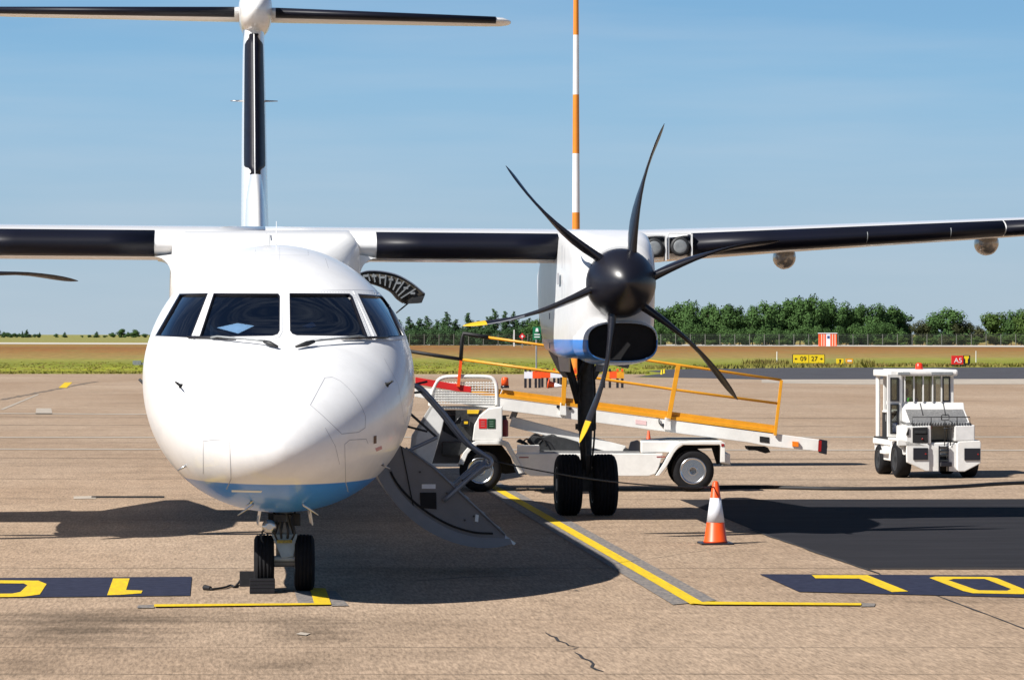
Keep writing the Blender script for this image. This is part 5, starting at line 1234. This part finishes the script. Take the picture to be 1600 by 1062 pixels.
# ---- works barriers round the mast foot
BD = 160.0
def barrier(u, label, w=28, cols=('red', 'conewhite', 'red'), v=606):
    t = thing('works_barrier', label, 'barrier', G(u, v), -YAW + random.uniform(-.05, .05), 'red and white barriers round the mast')
    d = CAMH * FPX / (v - HOR); wm = w * d / FPX; mb = MB(); n = len(cols)
    for k, c in enumerate(cols):
        m_ = MB(); m_.bb((-wm / 2 + wm * k / n, -.03, .46), (-wm / 2 + wm * (k + 1) / n, .03, .80)); m_.build('board', M['orange' if c == 'red' else c], t)
    for x in (-wm * .42, -wm * .15, wm * .2, wm * .42):
        m_ = MB(); m_.bb((x - .06, -.12, 0), (x + .06, .12, .46)); m_.build('leg', M['black'], t)
        m_ = MB(); m_.bb((x - .05, -.05, .80), (x + .05, .05, .92)); m_.build('post_top', M['orange' if x > 0 else 'black'], t)
    return t
barrier(832, 'red and white board barrier on black legs, left end of the row', 26, ('conewhite', 'red'))
barrier(860, 'board barrier with long white middle, beside the fallen cone', 30, ('red', 'conewhite'), 605)
barrier(888, 'red and white barrier directly in front of the striped mast foot', 26, ('conewhite', 'red', 'red'), 604)
barrier(958, 'orange board barrier at the right end behind the landing gear', 34, ('yellow', 'red', 'yellow'), 606)
fc = thing('fallen_cone', 'orange and white traffic cone tipped over by the barriers', 'cone', G(866, 606.5), -.2)
mb = MB(); mb.lathe([(0, .26), (.05, .26), (.06, .17), (.32, .11)], (-.3, 0, .2), (1, 0, -.15), 20); mb.build('cone_body', M['orange'], fc)
mb = MB(); mb.lathe([(.32, .112), (.75, .04), (.76, .005)], (-.3, 0, .2), (1, 0, -.15), 20); mb.build('cone_tip', M['conewhite'], fc)

# ---- striped mast
mp0 = G(900, 600); md = CAMH * FPX / (600 - HOR)
ms = wthing('striped_mast', 'tall orange and white banded lighting mast rising behind the wing', 'mast', mp0)
vb = [600, 516, 424, 332, 240, 148, 55, -37, -130]
def mr(v): return (14.5 - (600 - v) / 600 * 6.2) / 2 / FPX * md
def mz(v): return CAMH - (v - HOR) / FPX * md
lean = PD(899.3, 0, md) - PD(900.5, 600, md)
for i in range(len(vb) - 1):
    z0, z1 = max(0, mz(vb[i])), mz(vb[i + 1]); mb = MB()
    mb.cyl((mp0.x, mp0.y, z0), (mp0.x, mp0.y, z1), mr(vb[i]), mr(vb[i + 1]), 24); o = mb.build('mast_band', M['mastorange' if i % 2 == 0 else 'mastwhite'], ms)
mb = MB(); mb.box((mp0.x, mp0.y, .1), (1.3, 1.3, .2)); mb.build('plinth', M['concrete'], ms)
mb = MB(); mb.box((mp0.x, mp0.y, mz(-140)), (2.6, .3, .3)); mb.build('lamp_head', M['gearmetal'], ms)

# ---- airfield signs
def signboard(name, label, cat, u0, v0, u1, v1, vg, m, th=.25):
    d = CAMH * FPX / (vg - HOR); s = d / FPX; t = thing(name, label, cat, G((u0 + u1) / 2, vg), -YAW)
    w, zt, zb = (u1 - u0) * s, (vg - v0) * s, (vg - v1) * s
    mb = MB(); mb.bb((-w / 2, 0, zb), (w / 2, th, zt)); mb.build('panel', M[m], t)
    mb = MB()
    for x in (-w * .35, w * .35): mb.bb((x - .04, th * .4, 0), (x + .04, th * .6, zb + .02))
    split(mb, 'support', M['gearmetal'], t)
    return t, w, zb, zt, s
t, w, zb, zt, s = signboard('runway_sign', 'long yellow guidance sign reading 09 27 on the brown grass', 'sign', 1239, 554, 1288, 567, 569.5, 'signyellow')
f = .04
mb = MB(); mb.bb((-w / 2 - f, .02, zt), (w / 2 + f, .24, zt + f)); mb.bb((-w / 2 - f, .02, zb - f), (w / 2 + f, .24, zb)); mb.bb((-w / 2 - f * 1.5, .02, zb), (-w / 2, .24, zt)); mb.bb((w / 2, .02, zb), (w / 2 + f * 1.5, .24, zt)); mb.build('frame', M['black'], t)
mb = MB(); mb.bb((-.015, -.012, zb + .03), (.015, -.003, zt - .03)); mb.build('divider', M['black'], t)
zc = (zb + zt) / 2
text_mesh('lettering', '09', (zt - zb) * .78, M['black'], t, (-w * .17, -.01, zc), (R(90), 0, 0), .01); text_mesh('lettering', '27', (zt - zb) * .78, M['black'], t, (w * .18, -.01, zc), (R(90), 0, 0), .01)
for sx in (-1, 1):
    mb = MB(); x = sx * w * .40; mb.prism([(x + sx * .14, -.01, zc), (x, -.01, zc + .11), (x, -.01, zc + .035), (x - sx * .1, -.01, zc + .035), (x - sx * .1, -.01, zc - .035), (x, -.01, zc - .035), (x, -.01, zc - .11)], (0, .008, 0)); mb.build('arrow', M['black'], t)
t, w, zb, zt, s = signboard('stand_sign', 'red sign lettered A5 in white above the tractor roof', 'sign', 1487, 555.5, 1505, 569, 573, 'signred')
text_mesh('lettering', 'A5', (zt - zb) * .8, M['conewhite'], t, (0.05, -.01, (zb + zt) / 2 - .05), (R(90), 0, 0), .01)
t, w, zb, zt, s = signboard('direction_sign', 'small black sign with yellow T shape beside the red A5 sign', 'sign', 1505.5, 555, 1516, 568, 573, 'black')
mb = MB(); zc = (zb + zt) / 2; h = (zt - zb) / 2
mb.prism([(-w * .42, -.01, zt - .05), (w * .3, -.01, zt - .05), (w * .3, -.01, zt - .2), (w * .12, -.01, zc), (w * .12, -.01, zb + .05), (-w * .22, -.01, zb + .05), (-w * .22, -.01, zc), (-w * .42, -.01, zt - .2)], (0, .008, 0)); mb.build('t_symbol', M['signyellow'], t)
t, w, zb, zt, s = signboard('small_sign', 'small yellow sign with black mark, left of the pair on the verge', 'sign', 1307, 560, 1318, 569.5, 571.5, 'signyellow')
mb = MB(); mb.prism([(-.02, -.01, zb + .1), (.04, -.01, zb + .1), (.1, -.01, zt - .08), (-.08, -.01, zt - .08)], (0, .008, 0)); mb.build('black_mark', M['black'], t)
t, w, zb, zt, s = signboard('small_sign', 'small amber box sign, right of the pair on the verge', 'sign', 1322, 560, 1333, 569.5, 571.5, 'yellow', .5)
mb = MB(); mb.bb((-w * .3, -.01, zt - .25), (w * .3, -.002, zt - .12)); mb.build('pale_band', M['conewhite'], t)
# green sign on a pole, red diamond, white posts
gs = wthing('green_sign', 'green assembly sign with white symbol on a tall grey pole left of the nacelle', 'sign', G(838, 591)); gd_ = CAMH * FPX / (591 - HOR)
mb = MB(); mb.cyl(Vector(gs['W']), PD(838, 530, gd_), .05, .05, 10); mb.build('pole', M['gearmetal'], gs)
mb = MB(); mb.prism([PD(832.4, 510.5, gd_), PD(845.6, 510.5, gd_), PD(845.6, 531, gd_), PD(832.4, 531, gd_)], (0.01, .06, 0)); sp = mb.build('sign_plate', M['green'], gs)
mb = MB(); mb.prism([PD(837.5, 512.5, gd_ - .1), PD(840.5, 512.5, gd_ - .1), PD(841.5, 518, gd_ - .1), PD(836.5, 518, gd_ - .1)], (0, .02, 0)); mb.build('symbol', M['conewhite'], gs)
mb = MB()
for v in (521.5, 525.5): mb.prism([PD(834.8, v, gd_ - .1), PD(843.4, v, gd_ - .1), PD(843.4, v + 1.6, gd_ - .1), PD(834.8, v + 1.6, gd_ - .1)], (0, .02, 0))
split(mb, 'text_band', M['conewhite'], gs)
ds = wthing('diamond_sign', 'red diamond warning sign on a short post by the green sign', 'sign', G(816, 543)); dd = CAMH * FPX / (543 - HOR)
mb = MB(); mb.prism([PD(816, 520, dd), PD(821, 525.5, dd), PD(816, 531, dd), PD(811, 525.5, dd)], (0, .1, 0)); mb.build('sign_plate', M['signred'], ds)
mb = MB(); mb.prism([PD(816, 523, dd - .3), PD(818, 525.5, dd - .3), PD(816, 528, dd - .3), PD(814, 525.5, dd - .3)], (0, .1, 0)); mb.build('pale_centre', M['conewhite'], ds)
mb = MB(); mb.cyl(Vector(ds['W']), PD(816, 530, dd), .08, .08, 8); mb.build('post', M['gearmetal'], ds)
def post(u, v0, v1, label, wpx=2.2, m='mastwhite'):
    d = CAMH * FPX / (v1 - HOR); b = G(u, v1); mb = MB(); r = wpx / 2 * d / FPX; mb.cyl(b, b + Vector((0, 0, (v1 - v0) * d / FPX)), r, r * .8, 8); o = mb.build('marker_post', M[m], origin=b); tag(o, label, 'post')
post(803.5, 515, 541, 'white marker post left of the red diamond sign')
post(1214, 549, 566, 'slim pale marker post standing in the brown grass', 1.6)
post(1490 + 35, 548, 566, 'short pale post in the grass right of the A5 sign', 1.4)
# orange striped equipment hut and its aerial
hd = CAMH * FPX / (541 - HOR); hs = hd / FPX
hb = thing('equipment_cabin', 'small orange and white striped cabin in front of the dark trees', 'cabin', G(1294, 541), -YAW)
wv = 27 * hs; zt = (539.5 - 519.5) * hs
for k, c in enumerate(('orange', 'conewhite', 'orange')):
    a = (-.5, -.12, .12, .5)[k]; b2 = (-.5, -.12, .12, .5)[k + 1]
    mb = MB(); mb.bb((a * wv, 0, 0), (b2 * wv, 2.5, zt)); mb.build('wall', M[c], hb)
mb = MB(); mb.bb((-wv * .53, -.1, zt), (wv * .53, 2.6, zt + .15)); mb.build('roof', M['conewhite'], hb)
mb = MB()
for x in (-.38, -.24, .25, .40): mb.bb((x * wv - .1, -.02, .1), (x * wv + .1, 0, zt - .1))
split(mb, 'pale_stripe', mat('stripe_cream', (.7, .5, .4), .6), hb)
mb = MB(); mb.bb((-.2, -.05, zt * .62), (.3, 0, zt * .82)); mb.build('blue_plate', mat('dark_blue_plate', (.03, .06, .2), .5), hb)
ar = thing('aerial_mast', 'thin lattice aerial rising behind the striped cabin', 'aerial', G(1290, 539) + Vector((0, 6, 0)), -YAW)
mb = MB(); mb.beam((0, 0, 0), (0, 0, 58 * hs), .28, .28, up=(0, 1, 0)); mb.build('pole', M['conewhite'], ar); mb = MB(); mb.beam((-.8, 0, 53 * hs), (.8, 0, 53 * hs), .18, .18); mb.build('cross_arm', M['conewhite'], ar)
# edge lights by the taxiway tongue
for u, v, lb in ((1034, 585, 'small yellow edge light nearer the taxiway tongue end'), (1038, 583.5, 'small yellow edge light beyond its twin at the taxiway tongue')):
    p = G(u, v); mb = MB(); mb.cyl(p, p + Vector((0, 0, .3)), .09, .05, 10); o = mb.build('edge_light', M['signyellow'], origin=p); tag(o, lb, 'light', 'yellow edge lights')
# low dark box lying in grass at left by the nose
p = G(214, 570); mb = MB(); mb.box((p.x, p.y, .18), (.7, .7, .36)); mb.box((p.x + .7, p.y, .1), (.9, .6, .2)); o = mb.build('ground_box', M['gearmetal'], origin=p); tag(o, 'low grey equipment box in the grass just left of the aircraft nose', 'box')

# ---- perimeter fence
FD = 742.0; fs = FD / FPX
fn = thing('perimeter_fence', 'wire mesh perimeter fence on concrete posts in front of the trees', 'fence', cam2w(-200 * fs * 0, FD, 0), -YAW)
mb = MB(); mb.cyl((0, 0, 0), (0, 0, 2.6), .11, .10, 5); pm = None
u = 640.0; n_ = 0
while u < 1650:
    if not (852 < u < 880) :
        pass
    x = (u - 800) * fs
    if pm is None: po = mb.build('fence_post', M['concrete'], fn); pm = po
    else: po = pm.copy(); C.objects.link(po); po.parent = fn
    po.location = (x, random.uniform(-.1, .1), 0); u += 23.1; n_ += 1
mb = MB(); x0, x1 = (636 - 800) * fs, (1660 - 800) * fs
for z in (.3, .75, 1.2, 1.65, 2.1, 2.5): mb.beam((x0, 0, z), (x1, 0, z), .05, .05)
o = mb.build('mesh_wires', M['wire'], fn); o['kind'] = 'stuff'
# dense hedge-like undergrowth behind the fence is stuff
# ---- trees
def leafmat(name, c, c2):
    m = mat(name, c, .75, var=.5, vscale=.22, col2=c2, spec=.2)
    n = m.node_tree.nodes; b = n['Principled BSDF']; b.inputs['Transmission Weight'].default_value = 0
    for t in n:
        if t.type == 'TEX_NOISE': t.inputs['Scale'].default_value = .9
    return m
LM = [leafmat('broadleaf_green', (.075, .145, .038), (.032, .072, .020)), leafmat('conifer_green', (.058, .115, .040), (.028, .062, .024)), leafmat('shrub_green', (.085, .135, .028), (.035, .07, .014)), leafmat('brownish_leaves', (.075, .085, .03), (.035, .04, .016))]
def crown_mesh(kind, seed, n):
    rnd = random.Random(seed); mb = MB()
    blobs = []
    if kind == 'round':
        for i in range(15):
            a = rnd.uniform(0, 6.283); rr_ = rnd.uniform(0, .33); z = rnd.uniform(.28, .86); blobs.append((math.cos(a) * rr_, math.sin(a) * rr_, z, rnd.uniform(.14, .22) * (1.1 - max(0, z - .6))))
        for i in range(6):
            a = rnd.uniform(0, 6.283); blobs.append((math.cos(a) * .25, math.sin(a) * .25, rnd.uniform(.08, .25), .16))
    elif kind == 'spire':
        for i in range(16):
            z = .1 + .86 * i / 15; rr_ = .15 * (1.05 - z) ** .7; a = rnd.uniform(0, 6.283); blobs.append((math.cos(a) * rr_ * .7, math.sin(a) * rr_ * .7, z, .19 * (1.08 - z) + .02))
    else:
        for i in range(10):
            a = rnd.uniform(0, 6.283); rr_ = rnd.uniform(0, .4); blobs.append((math.cos(a) * rr_, math.sin(a) * rr_, rnd.uniform(.2, .7), rnd.uniform(.16, .28)))
    tot = sum(b[3] ** 2 for b in blobs)
    for bx, by, bz, br in blobs:
        for i in range(max(8, int(n * br * br / tot))):
            d = Vector((rnd.gauss(0, 1), rnd.gauss(0, 1), rnd.gauss(0, 1))).normalized(); r_ = br * rnd.uniform(.45, 1.08) * (1 if d.z > -.3 else .8)
            c = Vector((bx, by, bz)) + d * r_; s_ = rnd.uniform(.017, .034) * (1 if kind != 'spire' else .75)
            nn = (d + Vector((rnd.uniform(-.7, .7), rnd.uniform(-.7, .7), rnd.uniform(-.3, .8)))).normalized(); a_ = nn.orthogonal().normalized(); b_ = nn.cross(a_)
            mb.add([c + a_ * s_, c + b_ * s_ * rnd.uniform(.5, 1), c - a_ * s_ * rnd.uniform(.6, 1), c - b_ * s_], [(0, 1, 2, 3)], 0, False)
    return mb
def trunk_mesh(kind):
    mb = MB(); mb.cyl((0, 0, 0), (0, 0, .8 if kind == 'spire' else .6), .018, .006, 8)
    for i in range(5):
        a = i * 1.256; z = .22 + .08 * i; mb.tube([(0, 0, z), (math.cos(a) * .12, math.sin(a) * .12, z + .12), (math.cos(a) * .22, math.sin(a) * .22, z + .18)], [.009, .006, .003], 5)
    return mb
CR = {}
for kd in ('round', 'spire', 'shrub'):
    CR[kd] = []
    for sd in range(4):
        cm = crown_mesh(kd, sd * 13 + len(kd), {'round': 5600, 'spire': 3600, 'shrub': 4000}[kd]); o1 = cm.build('crown', LM[0], fix=False); o2 = trunk_mesh(kd).build('trunk', M['bark'], fix=False)
        CR[kd].append((o1.data, o2.data)); bpy.data.objects.remove(o1); bpy.data.objects.remove(o2)
def tree(kind, u, vb, vt, wpx, lm, label, group, name=None, back=0.0):
    d = (FD if vb > 530 else 1500.0) + back; s = d / FPX
    h = (vb - vt) * s; w = wpx * s
    t = thing(name or {'round': 'broadleaf_tree', 'spire': 'spire_tree', 'shrub': 'shrub'}[kind], label, 'bush' if kind == 'shrub' else 'tree', cam2w((u - 800) * s, d, 0), random.uniform(0, 6.28), group)
    sx = w / {'round': .84, 'spire': .46, 'shrub': 1.0}[kind]
    cmesh, tmesh = CR[kind][random.randrange(4)]
    o = bpy.data.objects.new('crown', cmesh); C.objects.link(o); o.parent = t; o.scale = (sx, sx, h); o.material_slots[0].link = 'OBJECT'; o.material_slots[0].material = LM[lm]
    if kind != 'shrub':
        o = bpy.data.objects.new('trunk', tmesh); C.objects.link(o); o.parent = t; o.scale = (sx, sx, h)
    return t
gR = 'broadleaf trees in the wood behind the fence'
top = [(1022, 484), (1040, 478), (1060, 470), (1078, 471), (1098, 478), (1116, 474), (1136, 477), (1155, 476), (1176, 478), (1196, 471), (1214, 470), (1232, 464), (1250, 467), (1268, 461), (1286, 466), (1304, 469), (1322, 480), (1340, 477), (1360, 475), (1378, 474), (1394, 478), (1410, 488)]
place = ['first', 'second', 'third', 'fourth', 'fifth', 'sixth', 'seventh', 'eighth', 'ninth', 'tenth', 'eleventh', 'twelfth', 'thirteenth', 'fourteenth', 'fifteenth', 'sixteenth', 'seventeenth', 'eighteenth', 'nineteenth', 'twentieth', 'twenty-first', 'twenty-second', 'twenty-third', 'twenty-fourth', 'twenty-fifth', 'twenty-sixth']
for i, (u, v) in enumerate(top):
    if i == 13: lb = 'tallest dark green broadleaf tree, rising above the striped cabin'
    elif i == 0: lb = 'broadleaf tree partly hidden by the black spinner, left end of the wood'
    elif i == len(top) - 1: lb = 'low broadleaf tree where the dense wood ends on its right'
    else: lb = 'dark green broadleaf tree, ' + place[i] + ' from the left in the wood right of the spinner'
    tree('round', u, 540, v, random.uniform(42, 54), 0, lb, gR, back=random.uniform(12, 26))
k = 0
for i in range(17):      # front row of lower growth in the same wood
    u = 1030 + i * 23.5 + random.uniform(-5, 5)
    tree('shrub', u, 540, random.uniform(498, 512), 34, 0, 'dark leafy bush under the tall wood, ' + place[i] + ' from the left', 'bushes along the foot of the wood', 'bush', back=random.uniform(6, 10))
R2 = [(1440, 497, 40, 3, 'shrub', 'brownish green bush just right of the dense wood'), (1462, 491, 40, 0, 'round', 'smaller round tree between the wood and the tall round one'), (1484, 481, 62, 0, 'round', 'single round topped tree standing clear right of the wood'), (1506, 497, 44, 3, 'shrub', 'brown tinted bush at the foot of the single round tree'), (1528, 504, 44, 3, 'shrub', 'low brownish bush between the two right-hand trees'), (1556, 486, 50, 2, 'round', 'light green tree near the right edge of the picture'), (1580, 483, 40, 0, 'round', 'dark tree rising behind the light green one at the right edge'), (1602, 482, 44, 2, 'round', 'pale green tree cut by the right edge of the picture'), (1630, 486, 50, 0, 'round', 'last tree beyond the right edge of the wood')]
for u, v, w, lm, kd, lb in R2: tree(kd, u, 540, v, w, lm, lb, None, back=random.uniform(9, 22))
for i, (u, v, w, lm) in enumerate([(1432, 522, 22, 2), (1380, 527, 40, 2), (1410, 524, 26, 2), (1450, 525, 30, 2), (1476, 520, 34, 3), (1500, 522, 32, 2), (1524, 524, 30, 2), (1548, 522, 34, 3), (1574, 520, 30, 2), (1600, 520, 34, 2), (1222, 528, 26, 2), (1110, 529, 20, 2)]):
    tree('shrub', u, 539.5, v, w, lm, 'low scrub bush close behind the fence, ' + place[i] + ' in the right-hand scrub', 'scrub bushes behind the fence', 'bush', back=random.uniform(2, 5))
SP = [(622, 492, 26), (640, 488, 24), (655, 490, 26), (668, 487, 24), (682, 492, 22), (697, 480, 24), (712, 492, 26), (732, 482, 26), (748, 494, 24), (762, 488, 22), (772, 475, 24), (790, 479, 22), (804, 480, 20), (818, 494, 26), (826, 490, 26), (846, 500, 30), (600, 494, 26)]
for i, (u, v, w) in enumerate(SP):
    lb = 'pointed green tree between the aircraft nose and the nacelle, ' + place[i] + ' of the row' if i != 10 else 'tallest pointed tree, above the propeller blade tip'
    tree('spire', u, 533, v, w * 1.35, 1, lb, 'pointed trees between nose and nacelle', back=random.uniform(4, 30) + 10)
for i in range(14):
    tree('shrub', 625 + i * 17 + random.uniform(-4, 4), 534, random.uniform(500, 508), 28, 1, 'dark bush filling between the pointed trees, ' + place[i] + ' from the left', 'bushes among the pointed trees', 'bush', back=random.uniform(6, 14))
tree('round', 834, 534, 492, 44, 0, 'rounded green tree beside the nacelle above the green sign', None, back=4)
LT = [(-8, 512, 24, 'shrub'), (6, 516, 12, 'shrub'), (14, 518, 14, 'shrub'), (22, 519, 10, 'shrub'), (30, 519, 10, 'shrub'), (35, 516, 5, 'spire'), (42, 514, 10, 'spire'), (62, 518, 4, 'spire'), (88, 520, 8, 'shrub'), (101, 518, 8, 'spire'), (128, 523, 5, 'shrub'), (139, 522, 10, 'shrub'), (151, 517, 9, 'spire'), (164, 523, 9, 'shrub'), (176, 517, 14, 'shrub'), (190, 513, 16, 'round'), (200, 516, 10, 'shrub'), (212, 514, 18, 'round'), (226, 520, 10, 'shrub'), (238, 521, 12, 'shrub'), (250, 520, 12, 'shrub')]
for i, (u, v, w, kd) in enumerate(LT):
    tree(kd, u, 527.0, v, w * 1.1, 1 if kd == 'spire' else 0, 'tiny far off tree on the left skyline, ' + place[i] + ' from the left edge', 'far trees on the left skyline', 'distant_tree', back=random.uniform(900, 1000))
for i in range(9):
    tree('shrub', 5 + i * 7 + random.uniform(-2, 2), 527.0, 520.5, 10, 1, 'low far thicket clump at the left edge, ' + place[i] + ' from the edge', 'far thicket at the left edge', 'distant_bush', back=random.uniform(900, 1000))
# grass tufts along the edge of the paving and scattered clumps
mb = MB(); rnd = random.Random(5)
def tuft(p, h, n=5):
    for i in range(n):
        a = rnd.uniform(0, 6.283); b = Vector((p.x + rnd.uniform(-.25, .25), p.y + rnd.uniform(-.2, .2), 0)); t = b + Vector((math.cos(a) * h * .5, math.sin(a) * h * .5, h * rnd.uniform(.6, 1.1))); w_ = Vector((rnd.uniform(.04, .12), rnd.uniform(-.03, .03), 0))
        mb.add([b - w_, b + w_, t], [(0, 1, 2)], 0, False)
for i in range(1600):
    u = rnd.uniform(-60, 1010); tuft(G(u, 583.3 + rnd.gauss(0, .35)) , rnd.uniform(.06, .2), 4)
for i in range(1100):
    u = rnd.uniform(1010, 1650); vv = 576.6 + (573 - 576.6) * max(0, min(1, (u - 1050) / 300)); tuft(G(u, vv + rnd.gauss(-.3, .25)), rnd.uniform(.12, .4), 4)
for i in range(260):
    u = rnd.choice((1176, 1190, 1206, 1222, 1350)) + rnd.gauss(0, 6); tuft(G(u, 573.4 + rnd.gauss(0, .3)), rnd.uniform(.3, .7), 6)
for i in range(1500):
    u = rnd.uniform(-60, 1000); v = rnd.uniform(566, 583); tuft(G(u, v), rnd.uniform(.04, .10), 3)
M['tuft'] = mat('coarse_grass_tufts', (.19, .22, .025), .9, var=.6, vscale=.12, col2=(.22, .15, .05))
o = mb.build('grass_tufts', M['tuft'], fix=False); tag(o, 'coarse grass tufts along the apron edge and field', 'grass', kind='stuff')
